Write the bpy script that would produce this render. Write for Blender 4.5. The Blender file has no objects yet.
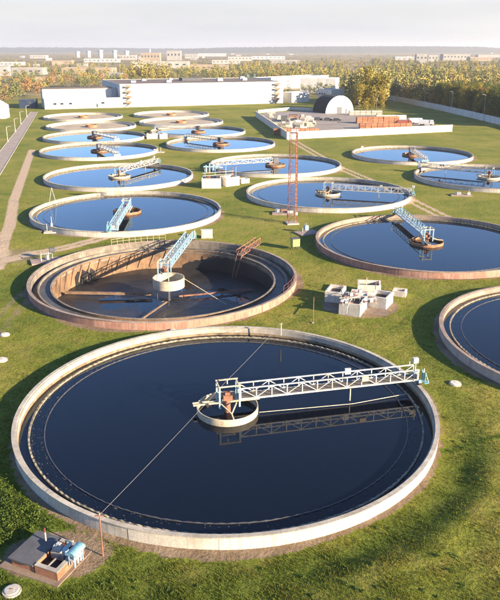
import bpy, math, random
import numpy as np
from math import radians as RAD, sin, cos, pi, hypot, atan2
from mathutils import Vector, Matrix

random.seed(7); RNG = np.random.default_rng(7)
S = bpy.context.scene; COL = S.collection

# ------------------------------------------------------------------ camera
HC = 33.5; YH = 49.0; FPX = 700.0
PITCH = math.atan2(300 - YH, FPX)
cam = bpy.data.cameras.new('camera'); camo = bpy.data.objects.new('camera', cam); COL.objects.link(camo)
camo.location = (0, 0, HC); camo.rotation_euler = (pi / 2 - PITCH, 0, 0)
cam.sensor_fit = 'VERTICAL'; cam.sensor_height = 36; cam.lens = FPX / 600 * 36
cam.clip_start = 0.5; cam.clip_end = 30000
S.camera = camo
# ------------------------------------------------------------------ light
SUN_EL, SUN_AZ = RAD(17), RAD(-31)          # azimuth of the sun measured from +X
sd = Vector((cos(SUN_EL) * cos(SUN_AZ), cos(SUN_EL) * sin(SUN_AZ), sin(SUN_EL)))
w = bpy.data.worlds.new('World'); S.world = w; w.use_nodes = True
nt = w.node_tree; nt.nodes.clear()
sky = nt.nodes.new('ShaderNodeTexSky'); sky.sky_type = 'NISHITA'; sky.sun_disc = False
sky.sun_elevation = SUN_EL; sky.sun_rotation = atan2(sd.x, sd.y)
sky.altitude = 150; sky.air_density = 0.62; sky.dust_density = 0.0; sky.ozone_density = 3.6
bg = nt.nodes.new('ShaderNodeBackground'); bg.inputs[1].default_value = 0.10
out = nt.nodes.new('ShaderNodeOutputWorld')
# pale autumn murk lying all round the horizon, as the photograph shows it
tcw = nt.nodes.new('ShaderNodeTexCoord'); sx = nt.nodes.new('ShaderNodeSeparateXYZ'); nt.links.new(tcw.outputs['Generated'], sx.inputs[0])
mr = nt.nodes.new('ShaderNodeMapRange'); mr.interpolation_type = 'SMOOTHSTEP'
for i_, v_ in ((1, 0.05), (2, 0.125), (3, 1.0), (4, 0.0)): mr.inputs[i_].default_value = v_
nt.links.new(sx.outputs[2], mr.inputs[0]); mxw = nt.nodes.new('ShaderNodeMix'); mxw.data_type = 'RGBA'
nt.links.new(mr.outputs[0], mxw.inputs[0]); nt.links.new(sky.outputs[0], mxw.inputs[6]); 
nzw = nt.nodes.new('ShaderNodeTexNoise'); nzw.inputs['Scale'].default_value = 2.2; nzw.inputs['Detail'].default_value = 5
mpw = nt.nodes.new('ShaderNodeMapping'); mpw.inputs['Scale'].default_value = (1, 1, 9); nt.links.new(tcw.outputs['Generated'], mpw.inputs[0]); nt.links.new(mpw.outputs[0], nzw.inputs['Vector'])
rpw = nt.nodes.new('ShaderNodeValToRGB'); rpw.color_ramp.elements[0].position = 0.35; rpw.color_ramp.elements[1].position = 0.65
rpw.color_ramp.elements[0].color = (1.84, 1.90, 1.99, 1); rpw.color_ramp.elements[1].color = (2.22, 2.20, 2.17, 1); nt.links.new(nzw.outputs[0], rpw.inputs[0]); nt.links.new(rpw.outputs[0], mxw.inputs[7])
nt.links.new(mxw.outputs[2], bg.inputs[0]); nt.links.new(bg.outputs[0], out.inputs[0])
sl = bpy.data.lights.new('sun', 'SUN'); sl.energy = 4.8; sl.angle = RAD(0.5); sl.color = (1.0, 0.82, 0.58)
so = bpy.data.objects.new('sun', sl); COL.objects.link(so)
so.rotation_euler = (-sd).to_track_quat('-Z', 'Y').to_euler()
S.view_settings.view_transform = 'Standard'; S.view_settings.look = 'None'
S.view_settings.exposure = 1.98; S.view_settings.gamma = 1
S.cycles.volume_bounces = 1; S.cycles.max_bounces = 6

# ------------------------------------------------------------------ survey helpers: photograph (500x600) <-> ground
_c, _s = cos(PITCH), sin(PITCH)
def gp(px, py, z=0.0):
    a = (px - 250) / FPX; b = (300 - py) / FPX
    d = (a, _c + b * _s, -_s + b * _c); k = (z - HC) / d[2]
    return Vector((d[0] * k, d[1] * k, z))
def zt(X, Y, py):                 # height of the point above (X,Y) seen at row py
    b = (300 - py) / FPX
    return HC + Y * (-_s + b * _c) / (_c + b * _s)
def mpp(Y, py): return math.sqrt(Y * Y + HC * HC) / FPX * 1.0

# ------------------------------------------------------------------ materials
MATS = {}
def nodes(name):
    m = bpy.data.materials.new(name); m.use_nodes = True
    t = m.node_tree; b = t.nodes['Principled BSDF']
    MATS[name] = m
    return m, t, b
def N(t, typ, **kw):
    n = t.nodes.new(typ)
    for k, v in kw.items(): setattr(n, k, v)
    return n
def noise(t, vec, scale, detail=4, rough=0.6):
    n = N(t, 'ShaderNodeTexNoise'); n.inputs['Scale'].default_value = scale
    n.inputs['Detail'].default_value = detail; n.inputs['Roughness'].default_value = rough
    if vec is not None: t.links.new(vec, n.inputs['Vector'])
    return n.outputs[0]
def ramp(t, fac, stops):
    r = N(t, 'ShaderNodeValToRGB'); e = r.color_ramp.elements
    while len(e) < len(stops): e.new(0.5)
    for i, (p, c) in enumerate(stops):
        e[i].position = p; e[i].color = (*c, 1) if len(c) == 3 else c
    t.links.new(fac, r.inputs[0]); return r.outputs[0]
def mix(t, fac, a, b, blend='MIX'):
    n = N(t, 'ShaderNodeMix', data_type='RGBA', blend_type=blend)
    for s, v in ((n.inputs[0], fac), (n.inputs[6], a), (n.inputs[7], b)):
        if isinstance(v, (int, float)): s.default_value = v
        elif isinstance(v, tuple): s.default_value = (*v, 1)
        else: t.links.new(v, s)
    return n.outputs[2]
def math_(t, op, a, b=None, c=None):
    n = N(t, 'ShaderNodeMath', operation=op)
    for i, v in enumerate((a, b, c)):
        if v is None: continue
        if isinstance(v, (int, float)): n.inputs[i].default_value = v
        else: t.links.new(v, n.inputs[i])
    return n.outputs[0]
def bump(t, b, h, strength, dist=0.05):
    n = N(t, 'ShaderNodeBump'); n.inputs['Strength'].default_value = strength; n.inputs['Distance'].default_value = dist
    t.links.new(h, n.inputs['Height']); t.links.new(n.outputs[0], b.inputs['Normal'])
def mat(name, c, c2=None, rough=0.8, scale=1.2, bmp=0.3, metal=0.0, rnd=0.0, streak=None, fine=8.0):
    """weathered surface: two tones mixed by noise, optional vertical streaks, optional variation between pieces"""
    m, t, b = nodes(name)
    g = N(t, 'ShaderNodeNewGeometry').outputs['Position']
    c2 = c2 or tuple(x * 0.7 for x in c)
    col = ramp(t, noise(t, g, scale, 6, 0.65), [(0.35, c2), (0.62, c)])
    f = noise(t, g, fine, 3)
    col = mix(t, 0.35, col, ramp(t, f, [(0.3, (0.35,) * 3), (0.7, (1.0,) * 3)]), 'MULTIPLY')
    if streak:
        mp = N(t, 'ShaderNodeMapping'); mp.inputs['Scale'].default_value = (1.6, 1.6, 0.12); t.links.new(g, mp.inputs[0])
        col = mix(t, ramp(t, noise(t, mp.outputs[0], 1.5, 5, 0.7), [(0.48, (0,) * 3), (0.72, (0.75,) * 3)]), col, streak)
    if rnd:
        oi = N(t, 'ShaderNodeObjectInfo').outputs['Random']
        v = math_(t, 'MULTIPLY_ADD', oi, 2 * rnd, 1 - rnd)
        cc = N(t, 'ShaderNodeCombineColor')
        for i in range(3): t.links.new(v, cc.inputs[i])
        col = mix(t, 1.0, col, cc.outputs[0], 'MULTIPLY')
    t.links.new(col, b.inputs['Base Color'])
    b.inputs['Roughness'].default_value = rough; b.inputs['Metallic'].default_value = metal
    if bmp: bump(t, b, f, bmp, 0.03)
    return m

WALLW = mat('pale_wall_render', (0.60, 0.55, 0.46), (0.44, 0.39, 0.31), 0.85, 0.5, 0.3, rnd=0.07, streak=(0.30, 0.25, 0.19))
WALLB = mat('pink_brick_wall', (0.40, 0.205, 0.14), (0.27, 0.13, 0.095), 0.9, 0.9, 0.4, rnd=0.14, streak=(0.40, 0.30, 0.24))
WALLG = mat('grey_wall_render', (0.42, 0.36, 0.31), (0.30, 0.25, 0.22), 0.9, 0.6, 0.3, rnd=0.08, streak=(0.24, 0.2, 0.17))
COPE = mat('rim_coping', (0.47, 0.42, 0.34), (0.31, 0.27, 0.22), 0.85, 0.7, 0.35, rnd=0.09, streak=(0.21, 0.175, 0.135))
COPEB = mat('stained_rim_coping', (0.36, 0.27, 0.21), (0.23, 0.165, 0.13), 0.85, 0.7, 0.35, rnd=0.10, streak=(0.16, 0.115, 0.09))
INNER = mat('waterline_concrete', (0.30, 0.22, 0.13), (0.12, 0.085, 0.05), 0.7, 1.2, 0.4)
WEIR = mat('weir_concrete', (0.34, 0.30, 0.22), (0.09, 0.075, 0.05), 0.8, 2.2, 0.5)
CONC = mat('bare_concrete', (0.45, 0.41, 0.35), (0.30, 0.27, 0.23), 0.9, 0.5, 0.4, rnd=0.05, streak=(0.25, 0.22, 0.18))
DIRTC = mat('grimy_concrete', (0.27, 0.225, 0.175), (0.14, 0.115, 0.09), 0.85, 0.6, 0.4, streak=(0.07, 0.058, 0.048))
CONCW = mat('whitewashed_concrete', (0.70, 0.64, 0.55), (0.50, 0.44, 0.37), 0.85, 0.8, 0.3, rnd=0.04, streak=(0.36, 0.31, 0.25))
BASIN = mat('basin_wall', (0.27, 0.155, 0.08), (0.11, 0.065, 0.037), 0.85, 0.45, 0.4, streak=(0.05, 0.038, 0.03))
WETC = mat('wet_channel_concrete', (0.095, 0.088, 0.08), (0.045, 0.042, 0.04), 0.6, 0.8, 0.2)
MUD_SHADE = mat('sludge_and_shade', (0.024, 0.023, 0.024), (0.008, 0.009, 0.011), 0.45, 0.22, 0.6)  # sludge colour, also used to paint shade on the right basin wall
STEEL_W = mat('white_painted_steel', (0.55, 0.58, 0.58), (0.44, 0.42, 0.36), 0.5, 1.2, 0.1, streak=(0.28, 0.17, 0.10))
STEEL_B = mat('pale_blue_painted_steel', (0.29, 0.49, 0.60), (0.21, 0.36, 0.44), 0.5, 1.2, 0.1, streak=(0.26, 0.18, 0.13))
STEEL_C = mat('cream_painted_steel', (0.58, 0.50, 0.36), (0.40, 0.32, 0.22), 0.6, 2.0, 0.1)
DECK = mat('walkway_planks', (0.16, 0.13, 0.10), (0.09, 0.075, 0.06), 0.85, 3.0, 0.2)
RUST = mat('rusty_steel', (0.30, 0.13, 0.08), (0.17, 0.07, 0.04), 0.8, 1.6, 0.3)
REDP = mat('red_mast_paint', (0.19, 0.05, 0.038), (0.11, 0.038, 0.03), 0.6, 1.6, 0.1)
ARMB = mat('brown_scraper_timber', (0.24, 0.15, 0.085), (0.13, 0.08, 0.05), 0.8, 1.5, 0.2)
ORNG = mat('rusted_orange_well', (0.40, 0.19, 0.09), (0.16, 0.09, 0.05), 0.7, 0.9, 0.2)
BRICKO = mat('orange_brick', (0.38, 0.165, 0.085), (0.26, 0.11, 0.06), 0.9, 1.2, 0.3, rnd=0.2)
RUBBER = mat('black_rubber', (0.02, 0.02, 0.02), None, 0.8, 4, 0.1)
TARP = mat('dark_hangar_cover', (0.014, 0.016, 0.019), (0.009, 0.010, 0.012), 0.95, .3, .2)
DARKM = mat('dark_machine_steel', (0.09, 0.09, 0.10), (0.05, 0.05, 0.055), 0.5, 2.0, 0.1)
GREYM = mat('grey_machine_steel', (0.40, 0.41, 0.42), (0.26, 0.27, 0.28), 0.45, 2.0, 0.1)
TURQ = mat('turquoise_hood_paint', (0.22, 0.44, 0.50), (0.15, 0.30, 0.34), 0.5, 2.0, 0.1)
YELG = mat('yellow_green_cabinet_paint', (0.36, 0.42, 0.13), (0.28, 0.32, 0.10), 0.5, 2.0, 0.1)
ROOFING = mat('bitumen_roof', (0.17, 0.12, 0.09), (0.10, 0.075, 0.06), 0.9, 0.15, 0.2)
SLAB = mat('grey_roofing_slab', (0.10, 0.10, 0.108), (0.065, 0.066, 0.072), 0.85, 0.9, 0.2)
PLAST = mat('white_building_panel', (0.62, 0.60, 0.56), (0.52, 0.49, 0.44), 0.85, 0.25, 0.1, rnd=0.035)
FARW = mat('weathered_town_wall', (0.36, 0.34, 0.315), (0.28, 0.265, 0.24), 0.9, 0.1, 0.1, rnd=0.2)
PLASTT = mat('tan_building_panel', (0.34, 0.26, 0.18), (0.28, 0.21, 0.15), 0.85, 0.2, 0.1, rnd=0.1)
PLASTG = mat('grey_building_panel', (0.42, 0.43, 0.45), (0.34, 0.35, 0.37), 0.85, 0.2, 0.1, rnd=0.1)
ASPH = mat('road_asphalt', (0.33, 0.265, 0.215), (0.25, 0.20, 0.165), 0.9, 0.3, 0.3)
YARDM = mat('yard_concrete', (0.30, 0.25, 0.21), (0.20, 0.165, 0.14), 0.9, 0.12, 0.3)
PAVE = mat('brown_paving', (0.25, 0.18, 0.13), (0.16, 0.115, 0.085), 0.9, 0.9, 0.5)
PINKP = mat('pinkish_paving', (0.33, 0.24, 0.20), (0.24, 0.17, 0.14), 0.9, 0.9, 0.3)
NAVY = mat('navy_sheet_metal', (0.03, 0.05, 0.10), (0.02, 0.035, 0.07), 0.6, 0.6, 0.1)
BARK = mat('tree_bark', (0.10, 0.075, 0.05), None, 0.95, 3, 0.5)
CARW = mat('white_car_paint', (0.75, 0.75, 0.74), (0.68, 0.67, 0.65), 0.3, 1, 0)
CARD = mat('dark_car_paint', (0.05, 0.05, 0.06), None, 0.3, 1, 0)
CARR = mat('red_truck_paint', (0.28, 0.06, 0.04), None, 0.4, 1, 0)
WIRE = mat('cable_sheath', (0.22, 0.20, 0.18), None, 0.7, 3, 0)

m, t, b = nodes('window_glass'); b.inputs['Base Color'].default_value = (0.03, 0.04, 0.05, 1); b.inputs['Roughness'].default_value = 0.08
GLASS = m
def leaf_mat(name, stops):
    m, t, b = nodes(name)
    a = N(t, 'ShaderNodeAttribute', attribute_name='tint').outputs['Fac']
    oi = N(t, 'ShaderNodeObjectInfo').outputs['Random']
    f = math_(t, 'ADD', math_(t, 'MULTIPLY', a, 0.62), math_(t, 'MULTIPLY', oi, 0.38))
    c = ramp(t, f, stops)
    t.links.new(c, b.inputs['Base Color']); b.inputs['Roughness'].default_value = 0.75
    b.inputs['Specular IOR Level'].default_value = 0.15
    tr = N(t, 'ShaderNodeBsdfTranslucent'); t.links.new(c, tr.inputs[0])
    ms = N(t, 'ShaderNodeMixShader'); ms.inputs[0].default_value = 0.4
    o = t.nodes['Material Output']
    t.links.new(b.outputs[0], ms.inputs[1]); t.links.new(tr.outputs[0], ms.inputs[2]); t.links.new(ms.outputs[0], o.inputs[0])
    return m
LGOLD = leaf_mat('golden_leaves', [(0.0, (0.15, 0.125, 0.025)), (0.45, (0.26, 0.205, 0.036)), (1.0, (0.40, 0.30, 0.055))])
LGREEN = leaf_mat('green_leaves', [(0.0, (0.05, 0.065, 0.02)), (0.5, (0.115, 0.13, 0.03)), (1.0, (0.21, 0.20, 0.05))])
LRUST = leaf_mat('rust_leaves', [(0.0, (0.10, 0.045, 0.02)), (0.5, (0.24, 0.11, 0.04)), (1.0, (0.34, 0.17, 0.05))])
LMIX = leaf_mat('mixed_autumn_leaves', [(0.0, (0.03, 0.045, 0.02)), (0.35, (0.08, 0.085, 0.025)), (0.6, (0.20, 0.15, 0.035)), (0.85, (0.34, 0.21, 0.045)), (1.0, (0.26, 0.11, 0.04))])
LWEED = leaf_mat('weed_leaves', [(0.0, (0.05, 0.085, 0.018)), (0.5, (0.10, 0.145, 0.025)), (1.0, (0.18, 0.20, 0.04))])

# grass colour shared by the ground sheet and by the blades on it
def grass_col(t, vec, lush):
    n1 = noise(t, vec, 0.055, 5, 0.65); n2 = noise(t, vec, 0.32, 5, 0.65); n3 = noise(t, vec, 2.3, 4, 0.7)
    c = ramp(t, n1, [(0.34, (0.112, 0.140, 0.020)), (0.50, (0.170, 0.178, 0.028)), (0.66, (0.240, 0.212, 0.046))])
    c = mix(t, ramp(t, n2, [(0.50, (0,) * 3), (0.70, (0.65,) * 3)]), c, (0.25, 0.190, 0.055))
    c = mix(t, ramp(t, n2, [(0.30, (0.7,) * 3), (0.44, (0,) * 3)]), c, (0.092, 0.115, 0.016))
    c = mix(t, lush, c, (0.082, 0.120, 0.016))
    return mix(t, 0.75, c, ramp(t, n3, [(0.28, (0.62,) * 3), (0.72, (1.2,) * 3)]), 'MULTIPLY'), n3
m, t, b = nodes('meadow_ground'); GROUND = m
g = N(t, 'ShaderNodeNewGeometry').outputs['Position']
aL = N(t, 'ShaderNodeAttribute', attribute_name='lush').outputs['Fac']
aD = N(t, 'ShaderNodeAttribute', attribute_name='dirt').outputs['Fac']
aF = N(t, 'ShaderNodeAttribute', attribute_name='field').outputs['Fac']
gc, n3 = grass_col(t, g, aL)
dn = noise(t, g, 1.1, 5, 0.7); dn2 = noise(t, g, 0.25, 4)
dirtc = ramp(t, dn2, [(0.35, (0.165, 0.115, 0.072)), (0.65, (0.27, 0.20, 0.135))])
dirtc = mix(t, 0.6, dirtc, ramp(t, noise(t, g, 5, 4), [(0.3, (0.55,) * 3), (0.7, (1.1,) * 3)]), 'MULTIPLY')
dirtc = mix(t, math_(t, 'MULTIPLY', N(t, 'ShaderNodeAttribute', attribute_name='path').outputs['Fac'], 0.8), dirtc, (0.46, 0.345, 0.24))
fac = math_(t, 'ADD', aD, math_(t, 'MULTIPLY_ADD', dn, 1.0, -0.5))
fac = ramp(t, fac, [(0.40, (0,) * 3), (0.60, (1,) * 3)])
c = mix(t, fac, gc, dirtc)
farc = ramp(t, noise(t, g, 0.012, 6, 0.7), [(0.38, (0.08, 0.075, 0.03)), (0.5, (0.20, 0.15, 0.07)), (0.62, (0.34, 0.26, 0.15))])
c = mix(t, aF, c, farc)
t.links.new(c, b.inputs['Base Color']); b.inputs['Roughness'].default_value = 0.95; b.inputs['Specular IOR Level'].default_value = 0.1
bump(t, b, math_(t, 'ADD', n3, noise(t, g, 0.9, 4)), 0.55, 0.2)
m, t, b = nodes('grass_blades'); GRASS = m
g = N(t, 'ShaderNodeNewGeometry').outputs['Position']
aL = N(t, 'ShaderNodeAttribute', attribute_name='lush').outputs['Fac']
aT = N(t, 'ShaderNodeAttribute', attribute_name='tint').outputs['Fac']
gc, n3 = grass_col(t, g, aL)
c = mix(t, 0.8, gc, ramp(t, aT, [(0.0, (0.75, 0.8, 0.6)), (0.5, (1.15, 1.15, 1.0)), (1.0, (1.9, 1.65, 1.2))]), 'MULTIPLY')
t.links.new(c, b.inputs['Base Color']); b.inputs['Roughness'].default_value = 0.8; b.inputs['Specular IOR Level'].default_value = 0.2
tr = N(t, 'ShaderNodeBsdfTranslucent'); t.links.new(c, tr.inputs[0]); ms = N(t, 'ShaderNodeMixShader'); ms.inputs[0].default_value = 0.45
t.links.new(b.outputs[0], ms.inputs[1]); t.links.new(tr.outputs[0], ms.inputs[2]); t.links.new(ms.outputs[0], t.nodes['Material Output'].inputs[0])

def water_mat(name, col, rough, bm):
    m, t, b = nodes(name)
    g = N(t, 'ShaderNodeNewGeometry').outputs['Position']
    b.inputs['Base Color'].default_value = (*col, 1); b.inputs['IOR'].default_value = 1.333
    b.inputs['Specular IOR Level'].default_value = 0.5
    t.links.new(ramp(t, noise(t, g, 0.12, 4), [(0.35, (rough,) * 3), (0.65, (rough + 0.05,) * 3)]), b.inputs['Roughness'])
    h = math_(t, 'ADD', noise(t, g, 0.8, 3), math_(t, 'MULTIPLY', noise(t, g, 3.5, 2), 0.25))
    bump(t, b, h, bm, 0.05)
    return m
WATER = water_mat('settled_water', (0.0025, 0.0045, 0.010), 0.02, 0.03)

# ------------------------------------------------------------------ mesh helpers
class MB:
    def __init__(s): s.v = []; s.f = []
    def add(s, vs, fs):
        o = len(s.v); s.v += [tuple(v) for v in vs]; s.f += [tuple(i + o for i in f) for f in fs]; return s
    def box(s, c, size, rz=0.0, taper=1.0):
        x, y, z = size[0] / 2, size[1] / 2, size[2] / 2; ca, sa = cos(rz), sin(rz); vs = []
        for k in (-1, 1):
            q = taper if k > 0 else 1
            for a, d in ((-1, -1), (1, -1), (1, 1), (-1, 1)):
                X, Y = a * x * q, d * y * q
                vs.append((c[0] + X * ca - Y * sa, c[1] + X * sa + Y * ca, c[2] + k * z))
        return s.add(vs, [(3, 2, 1, 0), (4, 5, 6, 7), (0, 1, 5, 4), (1, 2, 6, 5), (2, 3, 7, 6), (3, 0, 4, 7)])
    def bar(s, p, q, w, h=None):
        p, q = Vector(p), Vector(q); d = (q - p).normalized(); up = Vector((0, 0, 1))
        if abs(d.z) > 0.99: up = Vector((1, 0, 0))
        a = d.cross(up).normalized() * w / 2; u = a.cross(d).normalized() * (h or w) / 2
        vs = [e + i * a + j * u for e in (p, q) for i, j in ((-1, -1), (1, -1), (1, 1), (-1, 1))]
        return s.add(vs, [(0, 1, 2, 3), (7, 6, 5, 4), (0, 4, 5, 1), (1, 5, 6, 2), (2, 6, 7, 3), (3, 7, 4, 0)])
    def tube(s, pts, r, n=6, r1=None):
        pts = [Vector(p) for p in pts]; L = len(pts); vs = []
        for i, p in enumerate(pts):
            d = (pts[min(i + 1, L - 1)] - pts[max(i - 1, 0)]).normalized()
            up = Vector((0, 0, 1)) if abs(d.z) < 0.95 else Vector((1, 0, 0))
            a = d.cross(up).normalized(); u = a.cross(d)
            rr = r + ((r1 if r1 is not None else r) - r) * i / (L - 1)
            vs += [p + rr * (cos(2 * pi * k / n) * a + sin(2 * pi * k / n) * u) for k in range(n)]
        fs = [(i * n + k, i * n + (k + 1) % n, (i + 1) * n + (k + 1) % n, (i + 1) * n + k) for i in range(L - 1) for k in range(n)]
        fs += [tuple(range(n - 1, -1, -1)), tuple(range((L - 1) * n, L * n))]
        return s.add(vs, fs)
    def lathe(s, prof, n=128, a0=0.0, a1=2 * pi, c=(0, 0, 0), jit=None):
        """closed profile of (r,z) swept from a0 to a1"""
        full = abs(a1 - a0 - 2 * pi) < 1e-6; m_ = n if full else n + 1; k = len(prof); vs = []
        for i in range(m_):
            a = a0 + (a1 - a0) * i / n; j = jit(a) if jit else 0
            vs += [(c[0] + (r + j) * cos(a), c[1] + (r + j) * sin(a), c[2] + z) for r, z in prof]
        fs = [(i * k + j, ((i + 1) % m_) * k + j, ((i + 1) % m_) * k + (j + 1) % k, i * k + (j + 1) % k) for i in range(n) for j in range(k)]
        if not full: fs += [tuple(range(k - 1, -1, -1)), tuple(range(n * k, (n + 1) * k))]
        return s.add(vs, fs)
    def disc(s, r, z, n=96, c=(0, 0)):
        return s.add([(c[0] + r * cos(2 * pi * i / n), c[1] + r * sin(2 * pi * i / n), z) for i in range(n)], [tuple(range(n))])
    def prism(s, poly, z0, z1):
        n = len(poly); vs = [(x, y, z0) for x, y in poly] + [(x, y, z1) for x, y in poly]
        return s.add(vs, [tuple(range(n - 1, -1, -1)), tuple(range(n, 2 * n))] + [(i, (i + 1) % n, n + (i + 1) % n, n + i) for i in range(n)])
    def mesh(s, name, m=None):
        me = bpy.data.meshes.new(name); me.from_pydata(s.v, [], s.f); me.validate()
        import bmesh
        bm = bmesh.new(); bm.from_mesh(me); bmesh.ops.recalc_face_normals(bm, faces=bm.faces); bm.to_mesh(me); bm.free()
        if m: me.materials.append(m)
        return me
    def build(s, name, m, parent=None, smooth=False, **kw):
        me = s.mesh(name, m)
        if smooth:
            for p in me.polygons: p.use_smooth = True
            try: me.set_sharp_from_angle(angle=RAD(35))
            except Exception: pass
        return link(name, me, parent, **kw)
def link(name, me, parent=None, loc=None, rz=None, label=None, kind=None):
    o = bpy.data.objects.new(name, me); COL.objects.link(o)
    if parent is not None: o.parent = parent
    if loc is not None: o.location = loc
    if rz is not None: o.rotation_euler = (0, 0, rz)
    if label: o['label'] = label
    if kind: o['kind'] = kind
    return o
def tag(o, label, cat, group=None):
    o['label'] = label; o['category'] = cat
    if group: o['group'] = group
    return o
def thing(name, label, cat, loc=(0, 0, 0), rz=0.0, group=None):
    return tag(link(name, None, None, loc, rz), label, cat, group)
def dup(root, loc, rz, label=None, group=None, scale=None):
    r = root.copy(); COL.objects.link(r); r.location = loc; r.rotation_euler = (0, 0, rz)
    if label: r['label'] = label
    if group: r['group'] = group
    if scale: r.scale = (scale,) * 3 if isinstance(scale, (int, float)) else scale
    for ch in list(root.children):
        c = ch.copy(); COL.objects.link(c); c.parent = r
        for g_ in list(ch.children):
            d = g_.copy(); COL.objects.link(d); d.parent = c
    return r
def fast_mesh(name, V, F, m, attrs=None, smooth=False):
    me = bpy.data.meshes.new(name); nv, nf, k = len(V), len(F), F.shape[1]
    me.vertices.add(nv); me.vertices.foreach_set('co', np.ascontiguousarray(V, np.float32).ravel())
    me.loops.add(nf * k); me.loops.foreach_set('vertex_index', np.ascontiguousarray(F, np.int32).ravel())
    me.polygons.add(nf); me.polygons.foreach_set('loop_start', np.arange(nf, dtype=np.int32) * k)
    if smooth: me.polygons.foreach_set('use_smooth', np.ones(nf, bool))
    me.update(calc_edges=True)
    for an, (dom, arr) in (attrs or {}).items():
        at = me.attributes.new(an, 'FLOAT', dom); at.data.foreach_set('value', np.ascontiguousarray(arr, np.float32))
    me.materials.append(m); return me

# ------------------------------------------------------------------ the lay of the land
TANKS = dict(  # x, y, radius
    main=(-2.2, 60.8, 20.0), drained=(-13.1, 102.3, 20.2), t4=(-26.5, 148.6, 20.2), t5=(-36.0, 193.1, 20.2), t6=(-51.8, 244.3, 20.0),
    t7=(-61.8, 284.3, 20.0), t8=(-72.0, 326.0, 20.0), t9=(-86.0, 372.0, 20.0),
    m8=(18.9, 168.8, 19.75), m9=(7.6, 212.9, 19.75), m10=(-10.8, 263.0, 20.0), m11=(-22.0, 303.8, 20.0), m12=(-33.0, 345.0, 20.0), m13=(-42.0, 386.0, 20.0),
    r3=(32.0, 123.0, 20.0), r12=(53.5, 234.7, 19.65), r13=(65.3, 191.4, 20.0), r14=(43.4, 77.8, 20.0))
TC = np.array([v for v in TANKS.values()])
def smooth(a, b, x):
    q = np.clip((x - a) / (b - a), 0, 1); return q * q * (3 - 2 * q)
def seg_dist(X, Y, pts):
    D = np.full(X.shape, 1e9)
    for (x0, y0), (x1, y1) in zip(pts[:-1], pts[1:]):
        dx, dy = x1 - x0, y1 - y0; L = dx * dx + dy * dy
        k = np.clip(((X - x0) * dx + (Y - y0) * dy) / L, 0, 1)
        D = np.minimum(D, np.hypot(X - x0 - k * dx, Y - y0 - k * dy))
    return D
def tank_gap(X, Y):
    D = np.full(X.shape, 1e9)
    for x, y, r in TC: D = np.minimum(D, np.hypot(X - x, Y - y) - r)
    return D
def height(X, Y):
    X = np.asarray(X, float); Y = np.asarray(Y, float)
    n = (np.sin(X * 0.21 + 1.3) * np.cos(Y * 0.17) + 0.6 * np.sin(X * 0.53 - Y * 0.41) + 0.5 * np.sin(X * 0.9 + Y * 0.77 + 2) + 0.3 * np.sin(X * 1.7 - Y * 1.3)) * 0.055
    n = n * smooth(1.0, 5.0, tank_gap(X, Y)) * (1 - smooth(120, 150, Y))
    # grassy bank round the sunny side of the nearest tank, its slope falling to the wall
    r = np.hypot(X + 2.2, Y - 60.8); a = np.degrees(np.arctan2(Y - 60.8, X + 2.2))
    k = smooth(-88, -62, a) * (1 - smooth(-26, -8, a))
    bank = 0.45 * smooth(22.4, 25.2 + 0.4 * np.sin(a * 0.3), r) * k
    near_pit = np.minimum(1, smooth(0.5, 3.0, np.hypot((X + 13.8) / 1.3, Y - 39.6) - 3.4))
    return (n * near_pit) + bank
trackR = [gp(292, 140)[:2], gp(300, 145)[:2], gp(340, 168)[:2], gp(380, 185)[:2], gp(420, 205)[:2], gp(460, 225)[:2], gp(505, 239)[:2]]
trackL = [gp(125, 233)[:2], gp(110, 236)[:2], gp(60, 249)[:2], gp(30, 254)[:2], gp(-10, 264)[:2]]
pathL = [gp(-3, 268)[:2], gp(4, 240)[:2], gp(10, 225)[:2], gp(14, 200)[:2], gp(22, 178)[:2], gp(32, 150)[:2]]
drain = [gp(430, 455)[:2], gp(470, 445)[:2], gp(505, 436)[:2]]
mid_track = [gp(95, 250)[:2], gp(60, 272)[:2], gp(20, 300)[:2], gp(-5, 330)[:2]]
def rut(X, Y, pts, off, wd):
    d = seg_dist(X, Y, pts); return 1 - smooth(wd * 0.5, wd * 1.3, np.abs(d - off))
def dirt_mask(X, Y):
    gap = tank_gap(X, Y); d = np.zeros(X.shape)
    for i, (x, y, r) in enumerate(TC):
        q = np.hypot(X - x, Y - y) - r; a = np.arctan2(Y - y, X - x)
        wd = 0.55 + 0.35 * np.sin(3 * a + i) + 0.25 * np.sin(7 * a + 2 * i)
        if i == 0: wd = wd + 0.0
        d = np.maximum(d, 0.95 * (1 - smooth(0.3, 0.55, q / np.maximum(wd + 0.25, 0.35) * 0.5)))
    d = np.maximum(d, 0.9 * rut(X, Y, trackR, 1.15, 0.65)); d = np.maximum(d, 0.10 * (1 - smooth(0.5, 2.5, seg_dist(X, Y, trackR))))
    d = np.maximum(d, 0.9 * rut(X, Y, trackL, 0.9, 0.7)); d = np.maximum(d, 0.45 * (1 - smooth(0.5, 2.5, seg_dist(X, Y, trackL))))
    d = np.maximum(d, 0.95 * (1 - smooth(0.5, 1.9, seg_dist(X, Y, pathL))))
    d = np.maximum(d, 0.5 * rut(X, Y, mid_track, 1.0, 0.8))
    d = np.maximum(d, 0.85 * (1 - smooth(1.0, 2.4, np.hypot((X + 13.6) / 1.35, (Y - 40.3) / 0.9) - 1.2)))
    d = np.maximum(d, 0.7 * (1 - smooth(0.2, 1.5, np.hypot(X - 15.3, Y - 91.5) - 4.6)))
    d = np.maximum(d, 0.55 * (1 - smooth(2, 10, np.hypot(X + 40, Y - 116))))
    d = np.maximum(d, 0.45 * (1 - smooth(2, 8, np.hypot((X - 45) / 3, Y - 298))))
    return d
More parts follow.
